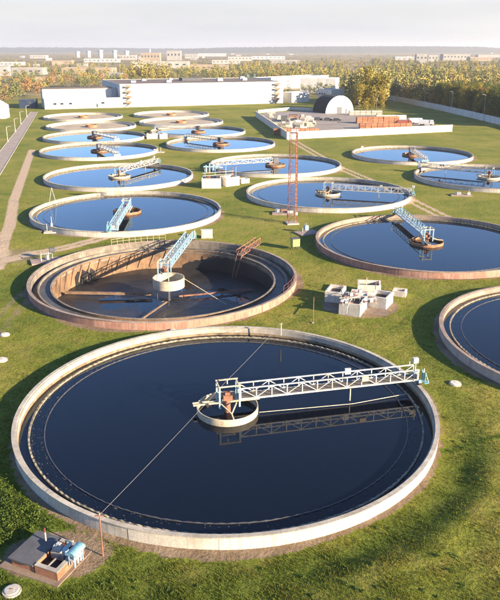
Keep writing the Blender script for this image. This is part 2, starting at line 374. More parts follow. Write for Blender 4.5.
def path_mask(X, Y):
    d = 1 - smooth(1.0, 2.6, seg_dist(X, Y, trackR)); d = np.maximum(d, 1 - smooth(1.0, 2.6, seg_dist(X, Y, trackL)))
    return np.maximum(d, 1 - smooth(1.0, 2.6, seg_dist(X, Y, pathL)))
def lush_mask(X, Y):
    r = np.hypot(X + 2.2, Y - 60.8); a = np.degrees(np.arctan2(Y - 60.8, X + 2.2))
    k = smooth(-100, -70, a) * (1 - smooth(-10, 30, a)) * (1 - smooth(23.0, 25.5, r)) * smooth(20.5, 23, r) * 0.6
    k = np.maximum(k, 0.9 * (1 - smooth(4, 15, np.hypot((X + 20) / 1.0, (Y - 44) / 1.2))))
    k = np.maximum(k, 0.75 * (1 - smooth(34, 42, Y)) * (1 - smooth(-2, 8, X)))
    for n in ('main', 'r14', 'r3', 'drained'):
        x, y, R = TANKS[n]; q = np.hypot(X - x, Y - y) - R; aa = np.degrees(np.arctan2(Y - y, X - x))
        k = np.maximum(k, 0.6 * (1 - smooth(2, 6, q)) * ((aa > 80) | (aa < -150)))
    dd = seg_dist(X, Y, drain); return np.maximum(k, 1.0 * (1 - smooth(0.1, 0.5, dd)))
def axis(*spans):
    out_ = []
    for a, b_, st in spans: out_ += list(np.arange(a, b_, st))
    return out_
xs = np.array([-9000, -6500, -4800, -3600, -2700, -2000, -1500, -1100, -820, -620, -480, -370, -290, -235, -195] + axis((-165, -84, 2.2), (-84, 62, 0.62), (62, 165, 2.2)) + [165, 195, 235, 290, 370, 480, 620, 820, 1100, 1500, 2000, 2700, 3600, 4800, 6500, 9000], float)
ys = np.array([-300, -150, -80, -40, -15, 5, 18] + axis((26, 142, 0.62), (142, 310, 1.05), (310, 480, 4.5)) + [480, 500, 530, 570, 620, 680, 760, 860, 1000, 1180, 1400, 1700, 2100, 2600, 3200, 4000, 5000, 6500, 8500, 12000], float)
GX, GY = np.meshgrid(xs, ys); nx, ny = len(xs), len(ys)
dx_, dy_, dr_ = TANKS['drained']; rr = np.hypot(GX - dx_, GY - dy_); hole = dr_ - 0.15
snap = np.abs(rr - hole) < 0.55; kf = np.where(snap, hole / np.maximum(rr, 1e-6), 1.0)
GX = dx_ + (GX - dx_) * kf; GY = dy_ + (GY - dy_) * kf
GZ = height(GX, GY)
V = np.stack([GX.ravel(), GY.ravel(), GZ.ravel()], 1)
ii = (np.arange(ny - 1)[:, None] * nx + np.arange(nx - 1)[None]).ravel()
F = np.stack([ii, ii + 1, ii + nx + 1, ii + nx], 1)
rv = np.hypot(V[:, 0] - dx_, V[:, 1] - dy_)
F = F[~(rv[F] < hole + 0.02).all(1)]
X, Y = V[:, 0], V[:, 1]
field = smooth(460, 620, Y)
gme = fast_mesh('ground', V, F, GROUND, dict(dirt=('POINT', dirt_mask(X, Y)), lush=('POINT', lush_mask(X, Y)), path=('POINT', path_mask(X, Y)), field=('POINT', field)), smooth=True)
link('ground', gme, kind='structure')

# road on the left, and the yard slab
e0, e1, e2, e3 = gp(0, 152), gp(31, 112), gp(37.5, 112), gp(0, 174)
e0 = e0 + (e0 - e1) * .45; e3 = e3 + (e3 - e2) * .75
up3 = Vector((0, 0, .03))
MB().add([e0 + up3, e3 + up3, e2 + up3, e1 + up3], [(0, 1, 2, 3)]).build('road', ASPH, kind='structure')
mb = MB()
for a_, b_, s_ in ((e0, e1, -1), (e3, e2, 1)): mb.bar(a_ + Vector((.16 * s_, 0, .06)), b_ + Vector((.16 * s_, 0, .06)), 0.22, 0.16)
mb.build('road_kerb', CONC, kind='structure')
W0, W1, W2 = gp(258, 118), gp(288, 139), gp(450, 131)
ya = [W0.xy, (15.3, 282.5), (86.8, 311), (80, 360), (60, 402), (30, 415), (8, 405)]
mb = MB(); mb.add([(x, y, 0.05) for x, y in ya], [tuple(range(len(ya)))]); mb.build('yard_paving', YARDM, kind='structure')
# distant wooded hills on the horizon
def hills(pts, Yd, depth, name='hill'):
    mb = MB(); vs = []; fs = []
    for i, (px, py) in enumerate(pts):
        x = (px - 250) / FPX * Yd * 1.06; h = max(zt(x, Yd, py), 2)
        vs += [(x, Yd - depth, -2), (x, Yd - depth * .45, h * .62), (x, Yd, h), (x, Yd + depth, -2)]
    n = len(pts)
    for i in range(n - 1):
        for j in range(3): fs.append((i * 4 + j, (i + 1) * 4 + j, (i + 1) * 4 + j + 1, i * 4 + j + 1))
    mb.add(vs, fs); o = mb.build(name, LHILL, smooth=True, kind='structure'); return o
LHILL = mat('wooded_hill', (0.05, 0.055, 0.04), (0.015, 0.022, 0.022), 0.95, 0.012, 0.0)
def ridge(spec, n, amp):
    xs_ = np.linspace(spec[0][0], spec[-1][0], n); ys_ = np.interp(xs_, [p[0] for p in spec], [p[1] for p in spec])
    return [(x, y + amp * (random.random() - .5)) for x, y in zip(xs_, ys_)]
hills(ridge([(-200, 47.6), (0, 48.2), (20, 47.6), (60, 47.2), (100, 47.6), (180, 48.4), (300, 48.2), (400, 48.4), (520, 48.4), (700, 48)], 700, 0.6), 7600, 300)
hills(ridge([(190, 49), (230, 47.4), (300, 46.6), (360, 46.2), (420, 46.3), (455, 46.9), (480, 48.6)], 420, 0.7), 6600, 300)

# ------------------------------------------------------------------ settling tanks
def notch_ring(r, z0, z1, dz, n=300, th=0.12):
    mb = MB(); vs = []; fs = []
    for i in range(n):
        a = 2 * pi * i / n; zt_ = z1 if i % 2 else z1 - dz * random.uniform(.3, 1)
        for rad, z in ((r - th / 2, z0), (r - th / 2, zt_), (r + th / 2, zt_), (r + th / 2, z0)): vs.append((rad * cos(a), rad * sin(a), z))
    for i in range(n):
        j = (i + 1) % n
        for k in range(3): fs.append((i * 4 + k, j * 4 + k, j * 4 + k + 1, i * 4 + k + 1))
    mb.add(vs, fs); return mb
PANELS = {}
def wall_panels(root, R, m, cm, npan=56, zt_=1.0, th=0.32):
    key = (R, m.name)
    if key not in PANELS:
        da = 2 * pi / npan; q = []
        for k in range(3):
            g_ = 0.006 / R * (1 + 0.0 * k); o = (0.0, 0.012, -0.008)[k]
            q.append(MB().lathe([(R - th + .02, -.25), (R - .02 + o, -.25), (R - .02 + o, zt_ - .004), (R - th + .02, zt_ - .004)], 4, g_, da - g_).mesh('wall_panel', m))
        c_ = MB().lathe([(R - th - .03, zt_), (R + .05, zt_), (R + .05, zt_ + .10), (R - th - .03, zt_ + .10)], 8, 0.004 / R, 2 * da - 0.004 / R).mesh('coping', cm)
        PANELS[key] = (q, c_)
    q, c_ = PANELS[key]
    for i in range(npan):
        link('wall_panel', random.choice(q), root, rz=2 * pi * i / npan)
    for i in range(npan // 2):
        link('coping', c_, root, rz=4 * pi * i / npan)
def tank(key, label, m, cm, detail):
    x, y, R = TANKS[key]
    t_ = thing('settling_tank', label, 'settling tank', (x, y, 0), 0, 'round settling tanks of the treatment works')
    if detail: wall_panels(t_, R, m, cm)
    else:
        MB().lathe([(R - .32, -.2), (R, -.2), (R, 1.0), (R - .32, 1.0)], 96).build('wall', m, t_, True)
        MB().lathe([(R - .36, 1.004), (R + .05, 1.004), (R + .05, 1.1), (R - .36, 1.1)], 96).build('coping', cm, t_, True)
    return t_, R
def wet(key, label, m, cm, detail=True, zw=0.12):
    if key != 'main': zw = .32
    t_, R = tank(key, label, m, cm, detail)
    MB().lathe([(R - .48, .42), (R - .34, .42), (R - .34, .98), (R - .48, .98)], 128 if detail else 64).build('inner_wall', COPE if m is WALLW else COPEB, t_, True)
    MB().lathe([(R - .5, 0), (R - .34, 0), (R - .34, .415), (R - .5, .415)], 128 if detail else 64).build('waterline_band', INNER, t_, True)
    MB().disc(R - .5, zw, 128).build('water', WATER, t_)
    if detail:
        notch_ring(R - 1.38, 0, zw + .2, 0.10, 320, .16).build('weir', WEIR, t_)
        notch_ring(R - 2.75, 0, zw + .10, 0.07, 260, .07).build('scum_baffle', DARKM, t_)
    else:
        MB().lathe([(R - 1.5, 0), (R - 1.3, 0), (R - 1.3, zw + .18), (R - 1.5, zw + .18)], 64).build('weir', WEIR, t_, True)
    return t_
tmain = wet('main', 'largest and nearest round tank, brim full of dark navy water, whitish wall', WALLW, COPE)
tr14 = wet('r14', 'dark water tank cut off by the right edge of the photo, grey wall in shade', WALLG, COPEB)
tr3 = wet('r3', 'deep blue water tank with a brick red wall, behind the white chamber boxes', WALLB, COPEB)
tt4 = wet('t4', 'tank at left behind the drained one, short pale bridge running to its near rim', WALLW, COPE)
tm8 = wet('m8', 'blue tank behind the red lattice mast, long white bridge running to its right rim', WALLW, COPE)
wet('t5', 'tank in the left row with a white bridge slanting back to its far right rim', WALLW, COPE, False)
wet('t6', 'light blue tank in the left row, second in front of the two cream walled ones', WALLW, COPE, False)
wet('t7', 'narrow light blue tank in the left row, just in front of the cream walled ones', WALLW, COPE, False)
wet('m9', 'light blue tank beside the pump chamber, with an orange well at its centre', WALLW, COPE, False)
wet('m10', 'light blue tank in the middle row with a short bridge pointing left', WALLW, COPE, False)
wet('m11', 'farthest blue water tank of the middle row, its bridge hardly visible', WALLW, COPE, False)
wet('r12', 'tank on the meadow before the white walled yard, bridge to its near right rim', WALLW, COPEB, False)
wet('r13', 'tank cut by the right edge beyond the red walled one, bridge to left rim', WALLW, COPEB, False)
# four dry, cream coloured basins at the far end
SEDC = mat('dry_basin_floor', (0.45, 0.36, 0.25), (0.30, 0.24, 0.16), 0.9, 0.2, 0.2)
for k, lb in (('t8', 'cream walled drained basin at the far end of the left row, nearer of two'), ('t9', 'cream walled basin right in front of the two tier white building'),
              ('m12', 'cream walled drained basin behind the farthest blue middle tank'), ('m13', 'farthest cream walled basin before the long white factory wall')):
    t_, R = tank(k, lb, WALLW, COPE, False)
    MB().disc(R - .3, 0.1, 64).build('floor', SEDC, t_)
    MB().lathe([(R - 2.2, 0), (R - 2.0, 0), (R - 2.0, .7), (R - 2.2, .7)], 64).build('inner_wall', WALLW, t_, True)
    MB().lathe([(2.4, 0), (2.6, 0), (2.6, 1.2), (2.4, 1.2)], 32).build('centre_well', ORNG, t_, True)
# floating scum flecks between weir and baffle
SCUM = mat('floating_scum', (0.085, 0.08, 0.072), (0.04, 0.038, 0.036), 0.7, 3, 0)
def scum(root, R, n, r0, r1, zw=0.12):
    mb = MB()
    for i in range(n):
        a = random.uniform(0, 2 * pi)
        if random.random() < 0.45 + 0.45 * sin(a * 2 + 1) * sin(a * 5): continue
        r = random.choice((r0 + abs(random.gauss(0, .16)), r1 - abs(random.gauss(0, .12)), random.uniform(r0, r1))); k = random.randint(4, 6); q = random.uniform(.015, .06) * (1.8 if random.random() < .06 else 1); ph = random.random() * 6
        e = random.uniform(.4, 1)
        base = [(cos(a) * (r + e * q * cos(ph + 2 * pi * j / k)) - sin(a) * q * 1.6 * sin(ph + 2 * pi * j / k),
                 sin(a) * (r + e * q * cos(ph + 2 * pi * j / k)) + cos(a) * q * 1.6 * sin(ph + 2 * pi * j / k)) for j in range(k)]
        mb.prism(base, zw - .01, zw + random.uniform(.008, .03))
    mb.build('floating_scum', SCUM, root, kind='stuff')
scum(tmain, 20, 1500, 17.35, 18.5); scum(tr14, 20, 700, 17.35, 18.5, .32); scum(tr3, 20, 500, 17.35, 18.5, .32)

# the drained tank
td, R = tank('drained', 'drained round tank with bare muddy floor and pinkish brick outer wall', WALLB, COPEB, True)
MB().lathe([(R - .33, -.6), (R - .34, .98), (R - .5, .98), (R - .5, -.6)], 128).build('inner_wall', DIRTC, td, True)
MB().lathe([(R - .4, -.75), (R - .4, -.5), (R - 1.4, -.5), (R - 1.4, -.75)], 128).build('outer_channel', INNER, td, True)
MB().lathe([(R - 1.4, -.75), (R - 1.4, .35), (R - 1.62, .35), (R - 1.62, -.75)], 128).build('weir_wall', DIRTC, td, True)
MB().lathe([(R - 1.62, -.4), (R - 1.62, -.05), (R - 3.2, -.05), (R - 3.2, -.4)], 128).build('inner_channel', WETC, td, True)
MB().lathe([(R - 3.2, -.4), (R - 3.2, .28), (R - 3.45, .28), (R - 3.45, -.4)], 128).build('basin_lip', DIRTC, td, True)
RI = R - 3.42
MB().lathe([(RI, -3.6), (RI + .25, -3.6), (RI + .25, .2), (RI - .05, .2), (RI - .05, -.1), (RI, -.15)], 128).build('basin_wall', BASIN, td, True)
# sludge floor with humps
nr, na = 40, 120; vs = []; fs = []
for i in range(nr):
    r = RI * i / (nr - 1)
    for j in range(na):
        a = 2 * pi * j / na; x, y = r * cos(a), r * sin(a)
        h = 0.15 * sin(x * .31 + 1 + .8 * sin(y * .4)) * cos(y * .27 + .6 * sin(x * .5)) + 0.05 * sin(x * .9 - y * .33 + sin(y * .8)) + .10 * random.random()
        vs.append((x, y, -3.5 + 0.02 * r + h))
for i in range(nr - 1):
    for j in range(na): fs.append((i * na + j, (i + 1) * na + j, (i + 1) * na + (j + 1) % na, i * na + (j + 1) % na))
MB().add(vs, fs).build('sludge_floor', MUD_SHADE, td, True)
MB().disc(RI - .1, -3.36, 96).build('shallow_water', WATER, td)
# precast ribs on the sunlit basin wall
ribm = MB().bar((RI - .12, 0, .02), (RI - .12, 1.1, -2.6), .16, .3).mesh('rib', BASIN)
for a in range(88, 215, 7): link('rib', ribm, td, rz=RAD(a))
# dark patches on the wall at left
for a in (146, 150, 154):
    pts = [(RI - .06, random.uniform(-1.6, -.8), -3), (RI - .06, random.uniform(.8, 1.6), -3), (RI - .06, random.uniform(.5, 1.2), -1.6), (RI - .06, random.uniform(-.3, .3), -.8), (RI - .06, random.uniform(-1.2, -.7), -1.5)]
    vs = pts + [(x - .1, y, z) for x, y, z in pts]
    MB().add(vs, [(0, 1, 2, 3, 4), (9, 8, 7, 6, 5)] + [(i, (i + 1) % 5, 5 + (i + 1) % 5, 5 + i) for i in range(5)]).build('dark_patch', MUD_SHADE, td, rz=RAD(a))
# dark ragged shell that paints shade onto the right hand part of the wall
vs = []; fs = []; NC = 90; shade_rnd = random.Random(3)
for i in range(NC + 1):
    a = RAD(-50) + RAD(136) * i / NC; top_ = -.45 - .35 * shade_rnd.random() - (1.9 * max(0, (i / NC - .86) / .14)) - (1.2 * max(0, (.12 - i / NC) / .12))
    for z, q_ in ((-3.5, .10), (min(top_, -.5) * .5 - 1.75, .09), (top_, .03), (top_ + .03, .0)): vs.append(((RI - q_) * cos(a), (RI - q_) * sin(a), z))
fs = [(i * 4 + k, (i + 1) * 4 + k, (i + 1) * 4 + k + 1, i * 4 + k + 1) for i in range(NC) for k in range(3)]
MB().add(vs, fs).build('wall_shade', MUD_SHADE, td, True)
# centre well on legs
MB().lathe([(2.3, -.95), (2.42, -.95), (2.42, .55), (2.3, .55)], 48, c=(.6, 0, 0)).build('centre_well', STEEL_C, td, True)
for k in range(3): MB().tube([(.6 + 2.2 * cos(k * 2.09 + .6), 2.2 * sin(k * 2.09 + .6), -3.6), (.6 + 2.2 * cos(k * 2.09 + .6), 2.2 * sin(k * 2.09 + .6), -.6)], .06).build('well_leg', DARKM, td)
MB().tube([(.6, 0, -3.6), (.6, 0, -.3)], .14, 12).build('centre_column', DARKM, td, True); MB().tube([(.6, 0, -.3), (.6, 0, 1.6)], .06, 8).build('drive_shaft', STEEL_C, td, True)
# scraper arms on the floor
def floor_pt(px, py): v = gp(px, py, -2.8); return Vector((v.x - dx_, v.y - dy_, -2.8))
A0, A1 = floor_pt(53, 294), floor_pt(152, 294)
A0 = A0.normalized() * min(A0.length, RI - .6) if A0.length > RI - .6 else A0
MB().bar(A0, A1, .42, .36).build('scraper_arm', ARMB, td)
B0, B1 = floor_pt(168, 300), floor_pt(150, 316)
MB().bar((.5, -2.0, -2.7), (-3.2, -10.5, -3.0), .24, .18).build('scraper_arm', ARMB, td)
MB().bar((2.0, 1.0, -2.9), (13.5, 4.5, -3.0), .22, .2).build('scraper_arm', RUST, td)
MB().tube([(2.9, .4, .2), (9.5, -2.5, -3.0)], .05).build('stay_rod', STEEL_C, td)

# ------------------------------------------------------------------ scraper bridges
def make_bridge(label, white, near=True, L=20.0, ctrl=True):
    t_ = thing('scraper_bridge', label, 'scraper bridge', group='rotating scraper bridges')
    ms = STEEL_W if white else STEEL_B; zb, zt2, wd = 1.62, 2.75, 1.25
    nb = 12; x0 = 1.2; bay = (L - .2 - x0) / nb
    plank = MB().box((0, 0, 0), (bay / 3 - .015, wd - .1, .05)).mesh('deck_plank', DECK if white else GREYM)
    for i in range(nb * 3): link('deck_plank', plank, t_, loc=(x0 + bay / 3 * (i + .5), 0, zb + .06 + random.uniform(-.008, .008)))
    tc = MB().bar((x0, 0, 0), (L - .2, 0, 0), .11, .11).mesh('top_chord', ms)
    bc = MB().bar((x0, 0, 0), (L - .2, 0, 0), .12, .16).mesh('bottom_chord', ms)
    mid = MB().bar((x0, 0, 0), (L - .2, 0, 0), .05, .05).mesh('hand_rail', ms)
    po = MB().bar((0, 0, zb + .08), (0, 0, zt2 - .056), .09).mesh('post', ms)
    d1 = MB().bar((.03, 0, zb + .085), (bay - .03, 0, zt2 - .06), .07).mesh('diagonal_brace', ms)
    d2 = MB().bar((.03, 0, zt2 - .06), (bay - .03, 0, zb + .085), .07).mesh('diagonal_brace', ms)
    cb = MB().bar((0, -wd / 2, zb - .02), (0, wd / 2, zb - .02), .08).mesh('cross_beam', ms)
    for s_ in (-1, 1):
        y = s_ * wd / 2
        link('top_chord', tc, t_, loc=(0, y, zt2)); link('bottom_chord', bc, t_, loc=(0, y, zb)); 
        if not white: link('hand_rail', mid, t_, loc=(0, y, (zb + zt2) / 2))
        for i in range(nb + 1): link('post', po, t_, loc=(x0 + bay * i, y, 0))
        for i in range(nb): link('diagonal_brace', d1 if i % 2 else d2, t_, loc=(x0 + bay * i, y * 1.002, 0))
    for i in range(0, nb + 1): link('cross_beam', cb, t_, loc=(x0 + bay * i, 0, -.07))
    # portal over the centre
    for px_ in (-.9, 1.05):
        for s_ in (-1, 1): MB().bar((px_, s_ * .78, .95), (px_, s_ * .78, 3.0), .17).build('portal_column', STEEL_B, t_)
        MB().bar((px_, -.95, 3.07), (px_, .95, 3.07), .14).build('portal_beam', STEEL_C, t_)
    for s_ in (-1, 1): MB().bar((-1.0, s_ * .78, 3.2), (1.2, s_ * .78, 3.2), .1, .12).build('portal_beam', STEEL_C, t_)
    MB().tube([(0, 0, .1), (0, 0, 1.5)], .32, 12).build('centre_pivot', RUST, t_, True)
    mb = MB().box((0, 0, 1.75), (.9, .8, .5)); mb.box((0, 0, 2.1), (.5, .5, .3)); mb.build('drive_gearbox', RUST if near else DARKM, t_)
    # well ring hanging in the water
    MB().lathe([(2.92, .02), (3.0, .02), (3.0, .82), (2.92, .82)], 72).build('well_ring', STEEL_C if white else ORNG, t_, True)
    mb = MB().box((0, .55, .93), (6.6, .55, .05)); mb.box((0, .3, 1.0), (6.6, .05, .12)); mb.box((0, .8, 1.0), (6.6, .05, .12)); mb.build('scum_trough', STEEL_C, t_)
    for s_ in (-1, 1): MB().bar((s_ * .75, -.8, 1.4), (0, -2.1, .95), .1).build('ring_hanger', STEEL_C, t_)
    MB().bar((0, -2.1, .95), (0, -3.02, .86), .12).build('ring_hanger', STEEL_C, t_)
    # end carriage running on the rim
    mb = MB()
    for s_ in (-1, 1): mb.bar((L - .15, s_ * 1.0, 1.55), (L - .15, -s_ * .0, 1.55), .3, .3)
    mb.build('end_carriage', STEEL_B, t_)
    for s_ in (-1, 1):
        wl = MB().tube([(L - .28, s_ * .75, 1.36), (L - .03, s_ * .75, 1.36)], .26, 16).build('wheel', RUBBER, t_, True)
        MB().tube([(L - .3, s_ * .75, 1.36), (L - .01, s_ * .75, 1.36)], .11, 10).build('hub', GREYM, wl)
        for q in (-.35, .35): MB().bar((L - .15 + q, s_ * .95, 1.72), (L - .15 + q, s_ * .95, 3.0), .08).build('carriage_post', STEEL_W, t_)
    MB().box((L - .3, .0, 2.0), (.5, .7, .55)).build('drive_motor', GREYM, t_)
    mb = MB().prism([(L + .3, -1.15), (L + .75, -1.05), (L + .75, -.3), (L + .3, -.3)], 1.3, 1.36); mb.bar((L + .3, -1.1, 2.6), (L + .75, -1.1, 1.36), .08); mb.bar((L + .3, -.35, 2.6), (L + .75, -.35, 1.36), .08); mb.box((L + .3, -.72, 1.95), (.05, .8, .8)); mb.build('wheel_guard', TURQ, t_)
    if ctrl:
        MB().box((L + .1, .9, 3.1), (.55, .4, .55)).build('control_cabinet', STEEL_W, t_)
        MB().box((12.6, .72, 2.75), (.62, .22, .62)).build('control_cabinet', STEEL_W, t_)
        MB().box((13.9, -.75, 2.45), (.7, .22, .5)).build('control_cabinet', STEEL_C, t_)
        MB().bar((12.4, -.75, .2), (12.4, -.75, 1.5), .1).build('scraper_post', STEEL_C, t_)
        MB().tube([(2.9, -1.2, .3), (12.4, -1.55, .25), (18.4, -.9, .3)], .035).build('skimmer_arm', STEEL_C, t_)
    return t_
def rel(key, px, py, z=1.4):
    x, y, R = TANKS[key]; v = gp(px, py, z); return atan2(v.y - y, v.x - x)
def place(o, key, px, py):
    o.location = (TANKS[key][0], TANKS[key][1], 0); o.rotation_euler = (0, 0, rel(key, px, py))
bw = make_bridge('long white lattice bridge across the nearest dark water tank', True); place(bw, 'main', 425, 378)
bb = make_bridge('pale blue bridge overhanging the drained muddy tank from its far rim', False, True, 20.2, False)
bb.location = (dx_, dy_, 0); bb.rotation_euler = (0, 0, rel('drained', 190, 238))
for c_ in list(bb.children):                     # the drained tank has its own fixed well
    if c_.name.split('.')[0] in ('well_ring', 'scum_trough', 'ring_hanger', 'centre_pivot'): bpy.data.objects.remove(c_)
blue = make_bridge('pale blue bridge lying to the near rim of the left tank behind the drained one', False, True, 20.1, False); place(blue, 't4', 114, 229)
o = dup(blue, (0, 0, 0), 0, 'pale bridge reaching the far left rim of the brick walled blue tank'); place(o, 'r3', 397, 213)
o = dup(bw, (0, 0, 0), 0, 'white bridge over the blue tank behind the red lattice mast'); place(o, 'm8', 404, 194)
o = dup(bw, (0, 0, 0), 0, 'white bridge slanting to the far right rim in the left row, with orange brown well'); place(o, 't5', 163, 161)
o = dup(bw, (0, 0, 0), 0, 'bridge on the tank cut by the right edge, reaching its left rim'); place(o, 'r13', 424, 168)
o = dup(bw, (TANKS['r14'][0], TANKS['r14'][1], 0), RAD(-60), 'white bridge on the big tank at the right edge, mostly out of sight')
def simple_bridge(label):
    t_ = thing('scraper_bridge', label, 'scraper bridge', group='rotating scraper bridges'); L = 20
    MB().box((L / 2 + .5, 0, 1.62), (L - 1.2, 1.2, .12)).build('deck', DECK, t_)
    for s_ in (-1, 1):
        mb = MB().bar((1, s_ * .62, 2.75), (L, s_ * .62, 2.75), .12); mb.bar((1, s_ * .62, 1.66), (L, s_ * .62, 1.66), .14)
        for i in range(13): mb.bar((1.1 + 1.57 * i, s_ * .62, 1.7), (1.1 + 1.57 * i, s_ * .62, 2.7), .1)
        for i in range(12): mb.bar((1.1 + 1.57 * i, s_ * .62, 1.75 if i % 2 else 2.7), (2.6 + 1.57 * i, s_ * .62, 2.7 if i % 2 else 1.75), .08)
        mb.build('truss', STEEL_W, t_)
    MB().lathe([(2.85, .02), (3.0, .02), (3.0, .85), (2.85, .85)], 40).build('well_ring', ORNG, t_, True)
    mb = MB().box((0, 0, 2.0), (1.6, 1.6, 1.7)); mb.box((0, 0, .7), (5.8, .5, .3)); mb.build('drive_housing', DARKM, t_)
    MB().box((L - .1, 0, 1.5), (.5, 2.2, .7)).build('end_carriage', STEEL_B, t_)
    return t_
sb = simple_bridge('dark hubbed bridge on the second light blue tank of the left row'); place(sb, 't6', 116, 155)
for k, px, py, lb in (('t7', 107, 137.5, 'dark hubbed bridge on the light blue tank before the cream basins'), ('m9', 213, 166, 'bridge with orange well on the tank beside the pump chamber, pointing left'),
                      ('m10', 180, 136, 'bridge pointing left on the middle row tank with light blue water'), ('m11', 160, 128, 'small bridge on the farthest blue tank of the middle row'),
                      ('r12', 428, 163, 'bridge with dark hub reaching the near right rim of the meadow tank')):
    o = dup(sb, (0, 0, 0), 0, lb); place(o, k, px, py)
# rusty footbridge on the right hand rim of the drained tank
t_ = thing('rusty_footbridge', 'rusty red truss footbridge over the channel of the drained tank', 'footbridge', (0, 0, 0))
p0, p1 = gp(239, 256, .4), gp(258, 243, 1.2)
dd = (p1 - p0); u = dd.normalized(); q = Vector((-u.y, u.x, 0)).normalized() * .5
for s_ in (-1, 1):
    MB().bar(p0 + q * s_, p1 + q * s_, .1).build('bottom_chord', RUST, t_); MB().bar(p0 + q * s_ + Vector((0, 0, 1)), p1 + q * s_ + Vector((0, 0, 1)), .1).build('top_chord', RUST, t_)
    for i in range(6):
        a = p0.lerp(p1, i / 5) + q * s_; MB().bar(a, a + Vector((0, 0, 1)), .08).build('post', RUST, t_)
        if i < 5: MB().bar(a, p0.lerp(p1, (i + 1) / 5) + q * s_ + Vector((0, 0, 1)), .07).build('diagonal_brace', RUST, t_)
MB().bar(p0, p1, .9, .06).build('deck', DECK, t_)
for s_ in (-1, 1): MB().bar(p0 + q * s_, p0 + q * s_ * .6 - Vector((.9, .8, 3.7)), .12).build('leg', RUST, t_)
# railings on the rim of the drained tank
def rim_rail(key, a0, a1, n, m_, label, r_off=-.2, h=1.0, mid=True):
    x, y, R_ = TANKS[key]; t_ = thing('rim_railing', label, 'railing', (x, y, 1.1)); r = R_ + r_off
    pts = [(r * cos(a0 + (a1 - a0) * i / n), r * sin(a0 + (a1 - a0) * i / n)) for i in range(n + 1)]
    for p in pts: MB().tube([(p[0], p[1], 0), (p[0], p[1], h)], .035, 6).build('post', m_, t_)
    MB().tube([(p[0], p[1], h) for p in pts], .035, 6).build('top_rail', m_, t_)
    if mid: MB().tube([(p[0], p[1], h * .5) for p in pts], .025, 6).build('middle_rail', m_, t_)
rim_rail('drained', RAD(96), RAD(124), 9, STEEL_C, 'cream railing along the far left rim of the drained tank')
rim_rail('drained', RAD(-27), RAD(-8), 4, REDP, 'reddish railing on the right hand rim of the drained tank')
# cables over the nearest tank
t_ = thing('cable_post', 'slim brown cable post beside the pump pit wall', 'post', (-10.32, 40.19, 0))
zt_post = zt(-10.32, 40.19, 515)
MB().tube([(0, 0, 0), (0, 0, zt_post)], .055, 8, .045).build('pole', RUST, t_)
MB().bar((-.3, 0, zt_post - .05), (.3, 0, zt_post - .05), .07).build('crossarm', RUST, t_); MB().tube([(.0, 0, zt_post), (0, 0, zt_post + .12)], .05, 8).build('insulator', CONC, t_)
mx, my, _ = TANKS['main']; top = Vector((mx, my, 3.5)); farp = gp(281, 335, 1.1)
mb = MB(); mb.tube([(mx, my, 3.1), (mx, my, 3.65)], .06, 8); 
mb.build('mast', STEEL_C, bw).matrix_parent_inverse = Matrix.Translation((-mx, -my, 0))
def cable(p, q_, sag, label, r=.016):
    p, q_ = Vector(p), Vector(q_); mb = MB().tube([p.lerp(q_, i / 14) - Vector((0, 0, sag * 4 * (i / 14) * (1 - i / 14))) for i in range(15)], r, 5)
    tag(mb.build('cable', WIRE), label, 'cable', 'power cables over the nearest tank')
cable((-10.32, 40.19, zt_post), top, .12, 'thin pale cable from the brown post by the pump pit to the bridge centre')
cable(top, farp + Vector((0, 0, 1.5)), .12, 'thin pale cable from the bridge centre to the far rim of the nearest tank')
t_ = thing('cable_post', 'short cable post on the far rim of the nearest tank', 'post', farp)
MB().tube([(0, 0, -.1), (0, 0, 1.55)], .05, 8).build('pole', STEEL_C, t_); MB().bar((-.2, 0, 1.45), (.2, 0, 1.45), .06).build('crossarm', STEEL_C, t_)

# ------------------------------------------------------------------ pump pit in the lower left corner
pa, pb, pc, pd = Vector((-16.44, 39.19)), Vector((-14.3, 41.9)), Vector((-11.16, 40.11)), Vector((-12.81, 37.63))
ax = (pd - pa).normalized(); ay = Vector((-ax.y, ax.x)); ang = atan2(ax.y, ax.x); LX, LY = (pd - pa).length, 2.95
t_ = thing('pump_pit', 'low brick pump pit with grey slab roof beside the nearest tank', 'pump pit', (pa.x, pa.y, 0), ang)
SX = 2.0
MB().box((LX / 2 - .2, LY / 2, .02), (LX + 1.0, LY + .9, .12)).build('paving', PAVE, t_)
MB().box((SX / 2, LY / 2, .36), (SX - .1, LY - .14, .56)).build('chamber', BRICKO, t_)
MB().box((SX / 2 - .06, LY / 2, .70), (SX + .1, LY + .2, .11)).build('roof_slab', SLAB, t_)
th = .26
MB().box((LX - th / 2, LY / 2, .42), (th, LY, .68)).build('pit_wall', BRICKO, t_)
for y_ in (th / 2, LY - th / 2): MB().box(((SX + LX - th) / 2 + .04, y_, .42), (LX - th - SX - .1, th, .68)).build('pit_wall', BRICKO, t_)
for i, (c_, s_) in enumerate((((LX - th / 2, LY / 2), (th + .06, LY + .06)), (((SX + LX - th) / 2 + .03, th / 2), (LX - th - SX - .12, th + .06)), (((SX + LX - th) / 2 + .03, LY - th / 2), (LX - th - SX - .12, th + .06)))):
    MB().box((c_[0], c_[1], .785), (s_[0], s_[1], .045)).build('wall_coping', CONC, t_)
